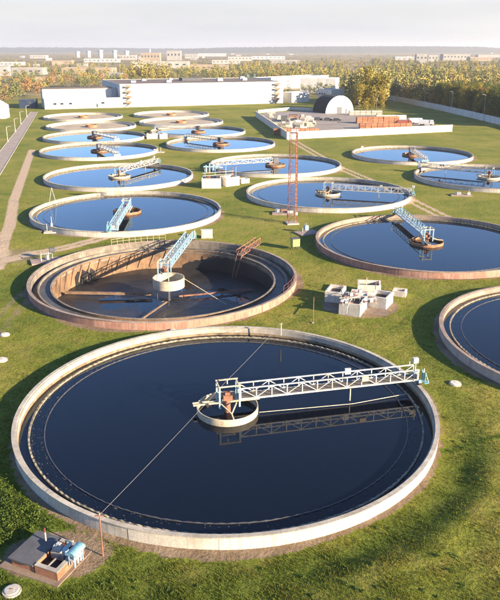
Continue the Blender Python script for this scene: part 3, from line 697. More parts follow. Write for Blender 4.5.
# courses of brick on the two outer faces seen
brm = MB().box((0, 0, 0), (.03, .235, .085)).mesh('brick', BRICKO)
for r_ in range(6):
    for i in range(int(LY / .25)):
        link('brick', brm, t_, loc=(LX + .004 + random.uniform(0, .006), .13 + i * .25 + (r_ % 2) * .1, .16 + r_ * .1))
MB().box(((SX + LX - th) / 2, LY / 2, .12), (LX - SX - th, LY - 2 * th, .06)).build('pit_floor', MUD_SHADE, t_)
MB().box(((SX + LX - th) / 2, LY / 2 - .3, .55), (.12, LY - 2 * th - .1, .1)).build('cross_beam', CONC, t_)
def W(px, py, z):            # point of the photo at height z, in the pit's frame
    v = gp(px, py, z).xy - pa; return (v.dot(ax), v.dot(ay), z)
p_ = thing('pump', 'grey pump with motor standing in the brick pump pit', 'pump', (pa.x, pa.y, 0), ang)
c1 = W(60, 548, 1.0)
mb = MB().tube([(c1[0] - .45, c1[1], .95), (c1[0] + .25, c1[1], .95)], .27, 14); mb.tube([(c1[0] + .25, c1[1], .95), (c1[0] + .6, c1[1], .95)], .16, 10); mb.build('motor', GREYM, p_, True)
for k in range(5): MB().tube([(c1[0] - .4 + k * .14, c1[1], .95), (c1[0] - .36 + k * .14, c1[1], .95)], .30, 14).build('cooling_fin', GREYM, p_, True)
mb = MB().tube([(c1[0] + .55, c1[1], .2), (c1[0] + .55, c1[1], 1.25)], .17, 12); mb.tube([(c1[0] + .55, c1[1] - .35, 1.2), (c1[0] + .55, c1[1] + .5, 1.2)], .13, 12); mb.build('pump_casing', STEEL_B, p_, True)
MB().box((c1[0] - .1, c1[1], .42), (1.1, .5, .6)).build('plinth', CONC, p_)
MB().box((c1[0] - .1, c1[1] + .05, 1.28), (.3, .26, .12)).build('terminal_box', STEEL_W, p_)
MB().tube([(c1[0] + .1, c1[1] + .55, .3), (c1[0] + .1, c1[1] + .55, 1.25), (c1[0] + .7, c1[1] + .6, 1.35)], .07, 8).build('discharge_pipe', STEEL_C, p_, True)
h_ = thing('valve_stand', 'machine stand under a turquoise sheet hood at the pit edge', 'valve stand', (pa.x, pa.y, 0), ang)
c2 = W(75, 549, 1.6)
for a in (-.45, .45):
    for b_ in (-.22, .22): MB().bar((c2[0] + b_, c2[1] + a, .5), (c2[0] + b_, c2[1] + a, 1.5), .07).build('leg', STEEL_B, h_)
vs = [(c2[0] + .42 * cos(k * pi / 8 - .2), c2[1] + s_ * .62, 1.45 + .28 * sin(k * pi / 8)) for s_ in (-1, 1) for k in range(9)]
mb = MB().add(vs, [(k, k + 1, 10 + k, 9 + k) for k in range(8)] + [tuple(range(9)), tuple(range(17, 8, -1))]); mb.build('hood', TURQ, h_)
for a in (-.3, .05, .35): MB().tube([(c2[0] + .1, c2[1] + a, .45), (c2[0] + .1, c2[1] + a, 1.2)], .09, 10).build('valve_stem', GREYM, h_, True)
MB().box((c2[0], c2[1], 1.0), (.4, 1.0, .16)).build('tray', STEEL_W, h_)
v = gp(46, 541, .75); t_ = thing('marker_post', 'short red and white marker post on the grey slab', 'post', (v.x, v.y, .755))
MB().tube([(0, 0, 0), (0, 0, .75)], .06, 8).build('white_band', STEEL_W, t_); MB().tube([(0, 0, .75), (0, 0, 1.1)], .062, 8).build('red_band', REDP, t_)

# ------------------------------------------------------------------ open concrete chambers
def open_box(root, c, sx, sy, h, rz, m_, dark=MUD_SHADE, depth=.45):
    th_ = .26; ca, sa = cos(rz), sin(rz)
    def P(x, y): return (c[0] + x * ca - y * sa, c[1] + x * sa + y * ca)
    for x, y, a, b_ in ((0, -sy / 2 + th_ / 2, sx, th_), (0, sy / 2 - th_ / 2, sx, th_), (-sx / 2 + th_ / 2, 0, th_, sy - 2 * th_ - .004), (sx / 2 - th_ / 2, 0, th_, sy - 2 * th_ - .004)):
        p = P(x, y); MB().box((p[0], p[1], h / 2 - .1), (a, b_, h + .2), rz).build('chamber_wall', m_, root)
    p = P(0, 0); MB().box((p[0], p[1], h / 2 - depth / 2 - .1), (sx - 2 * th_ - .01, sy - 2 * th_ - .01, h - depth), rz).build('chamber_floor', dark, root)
t_ = thing('distribution_chamber', 'cluster of four open white concrete boxes on grass between the tanks', 'concrete chamber', (0, 0, 0))
rz = RAD(-14)
def bx(px, py, sx, sy, h, m_=CONCW, dr=0):          # px,py: foot of the box's near left corner
    v = gp(px, py); ca, sa = cos(rz + dr), sin(rz + dr); c_ = (v.x + ca * sx / 2 - sa * sy / 2, v.y + sa * sx / 2 + ca * sy / 2)
    open_box(t_, c_, sx, sy, h, rz + dr, m_)
bx(338.5, 314.5, 2.9, 3.8, 1.75, dr=-.16); bx(324.5, 302, 2.3, 3.4, 1.6, dr=-.1); bx(367.5, 307, 2.6, 3.2, 1.65, dr=-.24); bx(357, 296.5, 3.3, 2.6, 1.75, dr=.1)
MB().box((15.2, 92.6, .6), (2.2, 3.0, 1.5), rz).build('channel_block', CONCW, t_)
MB().box((14.9, 91.6, .02), (8.6, 7.0, .08), rz).build('footing', PAVE, t_)
for px, py, h in ((341, 299, 2.6), (353, 303, 2.3), (366, 292, 2.8), (375, 296, 2.6), (372, 303, 1.6)):
    v = gp(px, py, .6); MB().tube([(v.x, v.y, .6), (v.x, v.y, h)], .055, 8).build('valve_spindle', RUST if px % 2 else STEEL_C, t_); 
    MB().lathe([(.22, h), (.27, h), (.27, h + .05), (.22, h + .05)], 14, c=(v.x, v.y, 0)).build('handwheel', RUST, t_)
v = gp(349, 300, 1.5); 
for k in range(3): MB().bar((v.x - .9 + k * .7, v.y - .7, 1.2), (v.x - .5 + k * .7, v.y + .9, 2.0 - k * .2), .09).build('frame_bar', GREYM, t_)
MB().bar((v.x - 1.3, v.y + .1, 1.75), (v.x + 1.5, v.y + .3, 1.75), .1).build('frame_bar', STEEL_C, t_)
MB().box((v.x - .1, v.y + 1.2, 2.0), (.5, .4, .4)).build('gate_actuator', STEEL_W, t_)
for px, py, z in ((346, 303, 1.8), (351, 296, 1.9), (360, 293, 1.9), (371, 302, 1.75)):
    u = gp(px, py, z); MB().box((u.x, u.y, z + .25), (.45, .35, .5), .3).build('gate_actuator', GREYM, t_); MB().bar((u.x - .9, u.y, z + .02), (u.x + .9, u.y + .2, z + .02), .3, .1).build('gate_beam', RUST, t_)
for a_, b_ in (((343, 300), (360, 296)), ((347, 308), (352, 297)), ((362, 300), (376, 298)), ((356, 293), (375, 293))):
    u, q_ = gp(*a_, 2.3), gp(*b_, 2.3); MB().tube([u, q_], .05, 6).build('guard_rail', STEEL_W, t_)
    for e in (u, q_): MB().tube([(e.x, e.y, 1.5), (e.x, e.y, 2.3)], .045, 6).build('rail_post', STEEL_W, t_)
t_ = thing('concrete_box', 'small open concrete box right of the white chamber cluster', 'concrete box', (0, 0, 0)); v = gp(400, 296); rz = RAD(-20)
open_box(t_, (v.x, v.y + .4), 1.9, 1.7, .8, rz, CONCW)
t_ = thing('thin_post', 'thin rusty post on the grass left of the white chamber cluster', 'post', gp(313, 323))
MB().tube([(0, 0, -.2), (0, 0, zt(*gp(313, 323).xy, 297))], .045, 8).build('pole', RUST, t_); MB().box((0, 0, .05), (.3, .3, .12)).build('foot', CONC, t_)
# second chamber by the orange well tank
t_ = thing('distribution_chamber', 'white open chamber with valve gear left of the red lattice mast', 'concrete chamber', (0, 0, 0)); rz = RAD(4)
open_box(t_, (-9.9, 179.6), 4.9, 3.6, 2.5, RAD(2), CONCW); open_box(t_, (-5.4, 182.6), 4.2, 3.4, 2.3, RAD(34), CONCW); open_box(t_, (-1.6, 185.8), 2.4, 2.0, 1.2, RAD(25), CONCW)
for x, y, h in ((-11.6, 180, 4.6), (-10.4, 179, 4.2), (-9.0, 180.6, 5.2), (-7.8, 180, 4.2), (-6.3, 183, 5.8), (-4.6, 183, 4.4), (-3.7, 184, 4.6)):
    MB().tube([(x, y, 1.5), (x, y, h)], .08, 6).build('valve_spindle', STEEL_B if h > 4.5 else RUST, t_)
    MB().lathe([(.26, h), (.36, h), (.36, h + .08), (.26, h + .08)], 12, c=(x, y, 0)).build('handwheel', RUST, t_)
for z in (3.1, 3.8): MB().bar((-12.0, 178.2, z), (-4.2, 181.6, z), .08).build('guard_rail', STEEL_W, t_)
MB().box((-10.8, 179.9, 2.7), (1.2, 1.0, .6)).build('gear_box', RUST, t_); MB().box((-8.2, 180.2, 2.7), (1.0, 1.2, .7)).build('gear_box', DARKM, t_)
# pump group behind it, against the left rim of the orange well tank
t_ = thing('pipe_manifold', 'blue grey pipe manifold at the left rim of the orange well tank', 'pipework', (-11.2, 203, 0))
for k in range(4): MB().tube([(k * 1.0 - 1.5, 0, 0), (k * 1.0 - 1.5, 0, 2.0 + .5 * (k % 2))], .2, 10).build('riser_pipe', STEEL_B, t_, True)
MB().tube([(-2.2, 0, 1.5), (2.4, 0, 1.5)], .24, 10).build('header_pipe', STEEL_B, t_, True); MB().tube([(1.2, .3, 1.4), (3.2, 2.2, 1.0)], .18, 10).build('branch_pipe', GREYM, t_, True)
for k in range(2): MB().box((-1 + 2 * k, .6, .7), (.9, .8, 1.3)).build('motor', GREYM, t_)
# third chamber between far rows
for px, w_, lb in ((152, 4.6, 'pale concrete chamber between the two rows of light blue tanks'), (163, 3.2, 'smaller pale block right of the chamber between the light blue tanks')):
    v = gp(px, 139); t_ = thing('concrete_chamber', lb, 'concrete chamber', (v.x, v.y + 2, 0)); open_box(t_, (0, 0), w_, 3.6, 1.9, RAD(8), CONCW)
    MB().box((0.3, 0.2, 2.0), (1.0, 1.0, .7)).build('gear_box', GREYM, t_); MB().tube([(-.8, 0, 1), (-.8, 0, 3.0)], .08, 6).build('valve_spindle', RUST, t_)
# little pads with valve gear
def pad(px, py, sx, sy, rz_, m_, label, gear):
    v = gp(px, py); t_ = thing('valve_pad', label, 'valve pad', (v.x, v.y, 0), rz_)
    MB().box((0, 0, .08), (sx, sy, .3)).build('slab', m_, t_)
    for k in gear:
        if k[0] == 'post': MB().tube([(k[1], k[2], .2), (k[1], k[2], k[3])], .06, 8).build('post', k[4], t_)
        if k[0] == 'box': MB().box((k[1], k[2], k[3]), k[4]).build('gear_cabinet', k[5], t_)
        if k[0] == 'bar': MB().bar(k[1], k[2], .07).build('rail', k[3], t_)
    return t_
pad(46.5, 261.5, 5.0, 3.0, RAD(22), PINKP, 'flat pinkish pad with white railing and dark cabinet left of the drained tank',
    [('post', -.8, -.3, 1.5, STEEL_W), ('post', .4, -.3, 1.7, STEEL_W), ('post', -.8, .6, 1.5, STEEL_W), ('bar', (-.8, -.3, 1.4), (.9, -.2, 1.4), STEEL_W), ('bar', (-.8, -.3, 1.4), (-.8, .6, 1.4), STEEL_W),
     ('box', 1.1, .5, 1.7, (.9, .6, .8), DARKM), ('post', 1.1, .5, 1.4, GREYM), ('box', .2, .4, .6, (.5, .5, .8), GREYM)])
pad(306.5, 233.5, 4.0, 3.4, RAD(25), PINKP, 'pinkish pad with pale blue valve beside the brick walled tank', [('box', .3, .7, 1.0, (.7, .6, .9), STEEL_B), ('post', .3, .7, 1.9, GREYM), ('post', -.6, .5, 1.0, STEEL_W), ('bar', (1.95, -1.7, .3), (1.95, 1.6, .3), STEEL_B)])
pad(283, 213.5, 4.6, 3.4, RAD(-4), PINKP, 'concrete pad with pipe stubs beside the foot of the red mast', [('box', -1.2, .4, .5, (.9, .8, .7), GREYM), ('box', .2, .6, .5, (1.2, .7, .6), WALLB), ('box', 1.6, -.3, .45, (1.2, .6, .5), CONCW), ('post', -.3, -.6, 1.3, RUST)])
pad(54, 232, 3.6, 2.2, RAD(10), CONC, 'small concrete pad with white post at the left rim of the near left tank', [('post', -.3, .2, 3.0, STEEL_W), ('box', -.3, .2, 1.4, (.4, .3, .6), GREYM), ('bar', (-1.4, -.5, .35), (1.2, -.5, .35), CONCW), ('post', -1.3, .4, 1.6, STEEL_W)])
pad(53, 207, 2.2, 1.6, RAD(0), CONC, 'concrete pad carrying three white leaning poles left of the left row tanks', [('post', -.5, 0, 1.0, STEEL_W), ('bar', (-.9, 0, .2), (.1, 0, 4.4), STEEL_W), ('bar', (.9, .2, .2), (.1, 0, 4.4), STEEL_W), ('bar', (0, 0.7, .2), (.1, 0, 4.4), STEEL_W)])
pad(436, 207, 5.0, 2.2, RAD(-6), PINKP, 'pad with white valve beside the tank cut by the right edge', []) if False else None
pad(461, 195.5, 5.0, 2.4, RAD(-6), PINKP, 'pad with white valve below the far right tank', [('box', -.6, 0, .5, (1.0, .8, .7), GREYM), ('post', 1.8, .2, 1.3, STEEL_W), ('box', 1.8, 0, .5, (.7, .5, .6), STEEL_W)])
pad(158, 152.5, 4.4, 2.2, RAD(0), CONC, 'pale concrete pad behind the slanting white bridge', [('box', -.8, 0, .7, (1.2, .8, .9), CONCW), ('post', 1, 0, 1.8, STEEL_W)])
pad(363, 149, 2.0, 1.4, RAD(0), CONC, 'small marker block on the grass left of the meadow tank', [('box', 0, 0, 1.0, (.7, .7, 1.6), CONCW)]) if False else None
# equipment cabinets
v = gp(295, 249); t_ = thing('cabinet', 'yellow green equipment cabinet on legs at the right rim of drained tank', 'equipment cabinet', (v.x, v.y, 0), RAD(20))
MB().box((0, 0, 1.25), (1.35, 1.15, 1.3)).build('body', YELG, t_); MB().box((-.02, 0, 1.96), (1.5, 1.3, .1)).build('roof', SLAB, t_)
for a in (-.5, .5):
    for b_ in (-.42, .42): MB().box((a, b_, .3), (.12, .12, .6)).build('leg', DARKM, t_)
MB().box((0.15, -.585, 1.25), (.7, .03, 1.1)).build('door', YELG, t_); MB().box((.45, -.61, 1.25), (.04, .03, .16)).build('handle', DARKM, t_)
v = gp(207, 238); t_ = thing('cabinet', 'white switch cabinet at the far rim of the drained tank', 'equipment cabinet', (v.x, v.y, 0), RAD(4))
MB().box((0, 0, .85), (2.1, .8, 1.4)).build('body', STEEL_W, t_); MB().box((0, 0, 1.6), (2.25, .95, .08)).build('roof', STEEL_W, t_); MB().box((0, 0, .08), (2.2, .9, .18)).build('plinth', CONC, t_)
for s_ in (-1, 1): MB().box((s_ * .5, -.41, .85), (.94, .025, 1.25)).build('door', STEEL_W, t_)
v = gp(362, 150); t_ = thing('marker_block', 'small white and red marker block on grass left of the meadow tank', 'marker', (v.x, v.y, 0))
MB().box((0, 0, .7), (.9, .7, 1.4)).build('body', CONCW, t_); MB().box((0, 0, 1.5), (1.1, .9, .2)).build('cap', BRICKO, t_)
# manhole lids and such on the grass
for px, py, r, lb in ((2, 361, .55, 'round white lid on grass at the left edge, nearer of two'), (5, 335.5, .5, 'round white lid on grass at the left edge, farther of two'), (12, 592, .5, 'round grey manhole lid in the bottom left corner'),
                      (455, 384, .55, 'round grey lid on the grass between the two dark tanks'), (173, 331, .35, 'little white block on grass between nearest and drained tank'), (38, 306, .0, '')):
    if not r: continue
    v = gp(px, py); z = float(height(v.x, v.y)); t_ = thing('manhole', lb, 'manhole', (v.x, v.y, z))
    MB().lathe([(0.01, -.1), (r + .12, -.1), (r + .1, .14), (0.01, .14)], 24).build('ring', CONC, t_); MB().lathe([(0.01, .144), (r, .144), (r - .05, .22), (0.01, .24)], 24).build('lid', CONC if px == 12 else CONCW, t_, True)
    MB().box((0, 0, .25), (.18, .05, .04)).build('handle', RUST, t_)

# ------------------------------------------------------------------ red lattice mast
mp0 = gp(292, 223.5); HT = zt(mp0.x, mp0.y, 133)
t_ = thing('lattice_mast', 'tall red steel lattice mast between the two middle tanks', 'lattice mast', (mp0.x, mp0.y, 0), RAD(10))
hb, ht = .85, .62; nlev = 11
def mpnt(k, z): 
    q = hb + (ht - hb) * z / HT; return (q * (1 if k in (0, 3) else -1), q * (1 if k < 2 else -1), z)
for k in range(4): MB().bar(mpnt(k, 0), mpnt(k, HT), .10).build('leg', REDP, t_)
for l in range(nlev):
    z0, z1 = HT * l / nlev, HT * (l + 1) / nlev
    mb = MB()
    for k in range(4):
        j = (k + 1) % 4; mb.bar(mpnt(k, z1), mpnt(j, z1), .055)
    mb.build('ring_brace', REDP, t_)
    for k in range(4):
        j = (k + 1) % 4; MB().bar(mpnt(k if l % 2 else j, z0), mpnt(j if l % 2 else k, z1), .05).build('diagonal_brace', REDP, t_)
MB().box((0, 0, .1), (2.4, 2.4, .3)).build('footing', CONC, t_)
mb = MB().box((0, 0, HT + .04), (1.5, 1.5, .08)); mb.build('platform', REDP, t_)
for k in range(4): MB().bar((mpnt(k, HT)[0], mpnt(k, HT)[1], HT), (mpnt(k, HT)[0], mpnt(k, HT)[1], HT + 1.1), .05).build('rail_post', REDP, t_)
for k in range(3): MB().box((-.5 + k * .5, -.75, HT + .6), (.38, .25, .45)).build('floodlight', GREYM, t_)
MB().bar((0.75, 0, 0), (0.62, 0, HT), .05, .3).build('ladder', RUST, t_)
MB().box((.7, -.75, 2.2), (.4, .3, .6)).build('switch_box', STEEL_W, t_)

# ------------------------------------------------------------------ concrete panel walls
def panel_wall(name, pts, h, label, pw=3.0, th=.22, m_=CONCW, cat='wall'):
    o0 = Vector((*pts[0], 0)); t_ = thing(name, label, cat, o0); me = {}
    for (x0, y0), (x1, y1) in zip(pts[:-1], pts[1:]):
        L = hypot(x1 - x0, y1 - y0); n = max(1, round(L / pw)); st = L / n; a = atan2(y1 - y0, x1 - x0)
        pm = MB().box((0, 0, h / 2 - .1), (st - .16, th, h + .2)).mesh('wall_panel', m_); qm = MB().box((0, 0, h / 2 + .02), (.2, th + .12, h + .24)).mesh('wall_post', m_)
        for i in range(n):
            k = (i + .5) * st; link('wall_panel', pm, t_, loc=(x0 + cos(a) * k - o0.x, y0 + sin(a) * k - o0.y, random.uniform(-.03, .03)), rz=a + random.uniform(-.008, .008))
            k = i * st; link('wall_post', qm, t_, loc=(x0 + cos(a) * k - o0.x, y0 + sin(a) * k - o0.y, 0), rz=a)
    return t_
panel_wall('yard_wall', [gp(256, 117).xy, gp(287, 139.5).xy, gp(360, 136).xy, gp(452, 131.5).xy], 2.9, 'white concrete panel wall round the storage yard', 4.0)
panel_wall('perimeter_fence', [gp(374, 97.2).xy, gp(400, 102).xy, gp(440, 110.5).xy, gp(472, 118).xy, gp(520, 130).xy, gp(560, 143).xy], 3.2, 'long pale concrete fence in front of the autumn wood', 4.0, m_=PLAST)
panel_wall('low_wall', [gp(150, 106.5).xy, gp(255, 104).xy], 1.2, 'low pale wall along the foot of the long white factory', 6.0)
panel_wall('low_wall', [gp(318, 111).xy, gp(292, 110).xy, gp(258, 113).xy], 1.6, 'low pale wall left of the round roofed hangar', 6.0)
# lamps
def lamp(px, py, top_py, label, grp, s_=1):
    v = gp(px, py); h = zt(v.x, v.y, top_py); t_ = thing('street_lamp', label, 'street lamp', (v.x, v.y, 0), 0, grp)
    MB().tube([(0, 0, 0), (0, 0, h)], .12, 8, .07).build('pole', CONCW, t_); MB().tube([(0, 0, h - .1), (s_ * 1.1, 0, h + .25)], .07, 6).build('arm', CONCW, t_); MB().box((s_ * 1.35, 0, h + .27), (.8, .3, .16)).build('lamp_head', GREYM, t_)
    MB().box((0, 0, .2), (.5, .5, .4)).build('foot', CONC, t_)
for px, py, tp, lb in ((402, 101, 86, 'lamp post farthest left along the pale concrete fence'), (424, 106, 89, 'second lamp post from left along the pale concrete fence'), (451, 113, 92, 'third lamp post from left along the pale concrete fence'), (483, 121, 95, 'rightmost lamp post along the pale concrete fence')): lamp(px, py, tp, lb, 'lamp posts along the concrete fence', -1)
for px, py, tp, lb in ((8, 142, 127, 'white lamp post nearest along the left road'), (15.5, 132, 119, 'second white lamp post along the left road'), (21, 124, 112, 'third white lamp post along the left road'), (27, 117, 106, 'farthest white lamp post along the left road')): lamp(px, py, tp, lb, 'lamp posts along the left road')

# ------------------------------------------------------------------ storage yard
def pack(px, py, n, nz, sx, sy, sz, m_, label, rz_=0.0):
    v = gp(px, py); t_ = thing('brick_stack', label, 'brick stack', (v.x, v.y, 0), rz_); me = MB().box((0, 0, 0), (sx * .94, sy, sz * .92)).mesh('brick_pack', m_)
    for i in range(n):
        for k in range(nz): link('brick_pack', me, t_, loc=((i - n / 2) * sx, random.uniform(-.15, .15), sz * (k + .5) + .12), rz=random.uniform(-.03, .03))
    MB().box((-sx / 2, 0, .06), (n * sx, sy, .1)).build('pallet', DECK, t_)
pack(380, 123.2, 8, 3, 2.6, 2.6, 1.0, BRICKO, 'long orange brick stack near the round roofed hangar', RAD(6)); pack(388, 128.8, 9, 2, 2.6, 2.4, 1.2, BRICKO, 'low orange brick stack just behind the white yard wall', RAD(3))
pack(298, 134.5, 10, 2, 1.9, 2.2, 1.2, BRICKO, 'orange brick stack in the near left corner of the yard', RAD(6)); pack(393, 119.8, 6, 2, 2.6, 2.4, 1.1, CONCW, 'row of pale block packs behind the orange stacks', RAD(6))
pack(368, 115.2, 6, 2, 3.0, 2.2, 1.2, CONC, 'grey block stack beside the hangar', RAD(4))
blk = [MB().box((0, 0, .5), (a, b_, c_ * 1.0)).mesh('slab', m_) for a, b_, c_, m_ in ((3.2, 1.2, 1.0, CONCW), (2.2, 1.6, 1.0, CONC), (4.2, .9, 1.0, CONC), (1.6, 1.6, 1.0, STEEL_C))]
for i in range(34):
    px = random.uniform(268, 312); py = random.uniform(max(117, 119 + (px - 290) * .1), 130)
    if px < 276 and py > 123 or px < 284 and py > 128: continue
    v = gp(px, py); t_ = thing('slab_pile', 'pile of pale concrete slabs in the left part of the walled yard', 'slab pile', (v.x, v.y, 0), random.uniform(-.5, .5), 'piles of concrete slabs in the yard')
    for k in range(random.randint(1, 3)): link('slab', random.choice(blk), t_, loc=(random.uniform(-.3, .3), random.uniform(-.3, .3), k * 1.02), rz=random.uniform(-.2, .2))
def rough_box(px, py, sx, sy, h, m_, rm, name, label, cat, rz_=0.0):
    v = gp(px, py); t_ = thing(name, label, cat, (v.x, v.y, 0), rz_); MB().box((0, 0, h / 2), (sx, sy, h)).build('body', m_, t_); MB().box((0, 0, h + .08), (sx + .2, sy + .2, .16)).build('roof', rm, t_)
    MB().box((sx * .2, -sy / 2 - .02, h * .42), (1.1, .05, h * .8)).build('door', DARKM, t_); return t_
rough_box(293, 121, 4, 2.6, 3.0, RUST, DARKM, 'site_cabin', 'small rust brown site cabin among the slab piles', 'cabin'); rough_box(284, 121.5, 3, 2.4, 2.6, DARKM, DARKM, 'site_cabin', 'small dark site cabin among the slab piles', 'cabin'); rough_box(303, 127, 5, 2.6, 2.4, STEEL_C, CONC, 'site_cabin', 'cream site cabin behind the orange brick stack', 'cabin')
def vehicle(px, py, rz_, m_, label, kind):
    v = gp(px, py); t_ = thing('parked_' + kind, label, kind, (v.x, v.y, .06), rz_)
    if kind == 'car':
        prof = [(-2.1, .35), (2.1, .35), (2.15, .8), (1.2, .95), (.5, 1.45), (-1.3, 1.45), (-2.0, .95)]; hw, wx = .85, (-1.3, 1.3)
    else:
        prof = [(-3.4, .7), (3.3, .7), (3.3, 1.6), (3.0, 2.6), (1.7, 2.7), (1.6, 1.3), (-3.4, 1.3)]; hw, wx = 1.15, (-2.3, -1.2, 2.3)
    n = len(prof); MB().add([(x, -hw, z) for x, z in prof] + [(x, hw, z) for x, z in prof], [tuple(range(n)), tuple(range(2 * n - 1, n - 1, -1))] + [(i, n + i, n + (i + 1) % n, (i + 1) % n) for i in range(n)]).build('body', m_, t_)
    if kind == 'car':
        for s_ in (-1, 1): MB().add([(1.0, s_ * .86, .97), (.5, s_ * .86, 1.38), (-1.2, s_ * .86, 1.38), (-1.75, s_ * .86, .97), (1.0, s_ * .84, .97), (.5, s_ * .84, 1.38), (-1.2, s_ * .84, 1.38), (-1.75, s_ * .84, .97)], [(0, 1, 2, 3), (7, 6, 5, 4), (0, 4, 5, 1), (1, 5, 6, 2), (2, 6, 7, 3), (3, 7, 4, 0)]).build('side_window', GLASS, t_)
    else:
        mb = MB().box((-1.0, 0, 2.0), (4.6, 2.3, 1.3)); mb.build('load_bed', m_, t_); MB().box((3.17, 0, 2.1), (.1, 1.9, .7)).build('windscreen', GLASS, t_)
    for x in wx:
        for s_ in (-1, 1):
            r = .32 if kind == 'car' else .48; MB().tube([(x, s_ * (hw - .12), r), (x, s_ * (hw + .06), r)], r, 14).build('wheel', RUBBER, t_, True)
vehicle(318, 120.2, RAD(10), CARD, 'dark car parked left of the hangar door', 'car'); vehicle(328, 120.6, RAD(0), CARD, 'dark car second from left before the white hangar front', 'car'); vehicle(337, 121, RAD(-5), CARD, 'dark car parked right before the hangar door', 'car')
vehicle(415, 124, RAD(8), CARW, 'white truck at the right end of the orange stacks', 'truck'); vehicle(426, 126, RAD(-20), CARW, 'white truck near the right end of the yard wall', 'truck'); vehicle(404, 126.2, RAD(0), CARR, 'dark red truck between orange stacks and white trucks', 'truck')
vehicle(72, 107, RAD(0), CARR, 'dark red truck before the two tier white building', 'truck'); vehicle(93, 108, RAD(0), CARD, 'dark truck before the right end of the two tier building', 'truck')
# round roofed hangar
v = gp(339.5, 113); DR = 9.0; az_h = RAD(116)
t_ = thing('arched_hangar', 'round roofed hangar with dark shell and white front', 'hangar', (v.x, v.y, 0), az_h - pi / 2)
n = 24; LEN = 14.0; vs = []
for y in (0, LEN): vs += [(DR * cos(pi * k / n), y, DR * 1.02 * sin(pi * k / n)) for k in range(n + 1)]
mb = MB().add(vs, [(k, k + 1, n + 2 + k, n + 1 + k) for k in range(n)] + [tuple(range(n + 1, 2 * n + 2))]); mb.build('shell', TARP, t_, True)
MB().add([(x, y_, z) for y_ in (-.15, .12) for x, z in [((DR + .15) * cos(pi * k / n), (DR * 1.02 + .15) * sin(pi * k / n)) for k in range(n + 1)]],
         [tuple(range(n + 1)), tuple(range(2 * n + 1, n, -1))] + [(k, k + 1, n + 2 + k, n + 1 + k) for k in range(n)] + [(n, 0, n + 1, 2 * n + 1)]).build('front_wall', CARW, t_)
for k in range(1, 5): MB().lathe([(DR + .02, k * 3), (DR + .12, k * 3), (DR + .12, k * 3 + .2), (DR + .02, k * 3 + .2)], 24, 0, pi).build('shell_rib', TARP, t_).rotation_euler = (pi / 2, 0, 0)
for o in t_.children:
    if o.name.startswith('shell_rib'): o.rotation_euler = (pi / 2, 0, pi)
MB().box((-.3, -.2, 1.6), (3.2, .12, 3.2)).build('door', DARKM, t_); MB().box((4.2, -.2, 1.1), (1.1, .12, 2.2)).build('door', DARKM, t_); 

# ------------------------------------------------------------------ buildings
def block(name, label, p, q_, h, depth, m_, roof=ROOFING, pan=6.0, rows=3, cat='building', group=None, windows=None, ph=.5):
    """long block: foot of the facade from p to q_, extends away from the viewer"""
    p, q_ = Vector(p[:2]), Vector(q_[:2]); d_ = q_ - p; L = d_.length; a = atan2(d_.y, d_.x)
    t_ = thing(name, label, cat, (p.x, p.y, 0), a, group)
    MB().box((L / 2, depth / 2, h / 2), (L, depth, h)).build('wall', m_, t_)
    MB().box((L / 2, depth / 2, h + .02), (L - .5, depth - .5, .1)).build('roof', roof, t_)
    mb = MB()
    for c_, s_ in (((L / 2, .12, h + ph / 2 + .004), (L + .1, .3, ph)), ((L / 2, depth - .12, h + ph / 2 + .004), (L + .1, .3, ph)), ((.12, depth / 2, h + ph / 2 + .004), (.3, depth - .6, ph)), ((L - .12, depth / 2, h + ph / 2 + .004), (.3, depth - .6, ph))): mb.box(c_, s_)
    mb.build('parapet', m_, t_)
    if pan:
        n = max(1, round(L / pan)); st = L / n; pm = MB().box((0, -.06, 0), (st - .22, .14, h / rows - .18)).mesh('wall_panel', m_)
        for i in range(n):
            for k in range(rows): link('wall_panel', pm, t_, loc=((i + .5) * st, random.uniform(0, .05), h / rows * (k + .5)))
    for x, z, sx, sz in (windows or []):
        wf = MB().box((x, -.17, z), (sx, .1, sz)).build('window', CONCW, t_); MB().box((x, -.23, z), (sx - .25, .04, sz - .25)).build('pane', GLASS, wf)
    return t_, L
pA, qA = gp(121, 107.5), gp(283, 103.2)
bA, LA = block('factory_building', 'very long white factory hall with flat brown roof', pA, qA, 13.4, 70, PLAST, pan=5.8, rows=4, ph=.25)
for x0 in (3.0, LA - 6.5):
    for k in range(4):
        MB().box((x0 + 1.6, -1.3, 2.6 + k * 3.1), (3.4, 1.6, .2)).build('stair_landing', PLASTT, bA); MB().bar((x0, -1.3, .6 + k * 3.1), (x0 + 3.0, -1.3, 2.6 + k * 3.1), .9, .25).build('stair_flight', ORNG, bA)
        MB().box((x0 + 1.6, -2.05, 3.2 + k * 3.1), (3.4, .08, .9)).build('stair_railing', ORNG, bA)
MB().box((55, 40, 14.2), (14, 9, 2.0)).build('roof_vent', SLAB, bA); 
for vx, vy in ((12, 20), (24, 45), (34, 16), (44, 52), (70, 22), (78, 48), (90, 30), (97, 55)): MB().box((vx, vy, 14.1), (random.uniform(2, 4), 3, random.uniform(1, 2))).build('roof_vent', PLASTG, bA)
pB, qB = gp(45, 109.5), gp(121, 107.5)
bB, LB = block('two_tier_building', 'two tier white building with small windows left of the long factory', pB, qB, 5.4, 9, PLAST, pan=6, rows=1, windows=[(6, 3, 2.0, 1.3), (10, 3, 2.0, 1.3), (15, 3, 2.0, 1.3), (34, 3, 2, 1.3)])
MB().box((LB / 2 - 1.5, 17.1, 5.5), (LB - 3, 16, 11)).build('upper_hall', PLAST, bB); MB().box((LB / 2 - 1.5, 17.1, 11.06), (LB - 2.6, 16.4, .3)).build('upper_roof', ROOFING, bB)
MB().box((LB - 2.2, 9.6, 8), (3.4, 1.2, 5.2)).build('end_shade', PLASTG, bB)  # grey box painting in the shaded right end of the upper hall
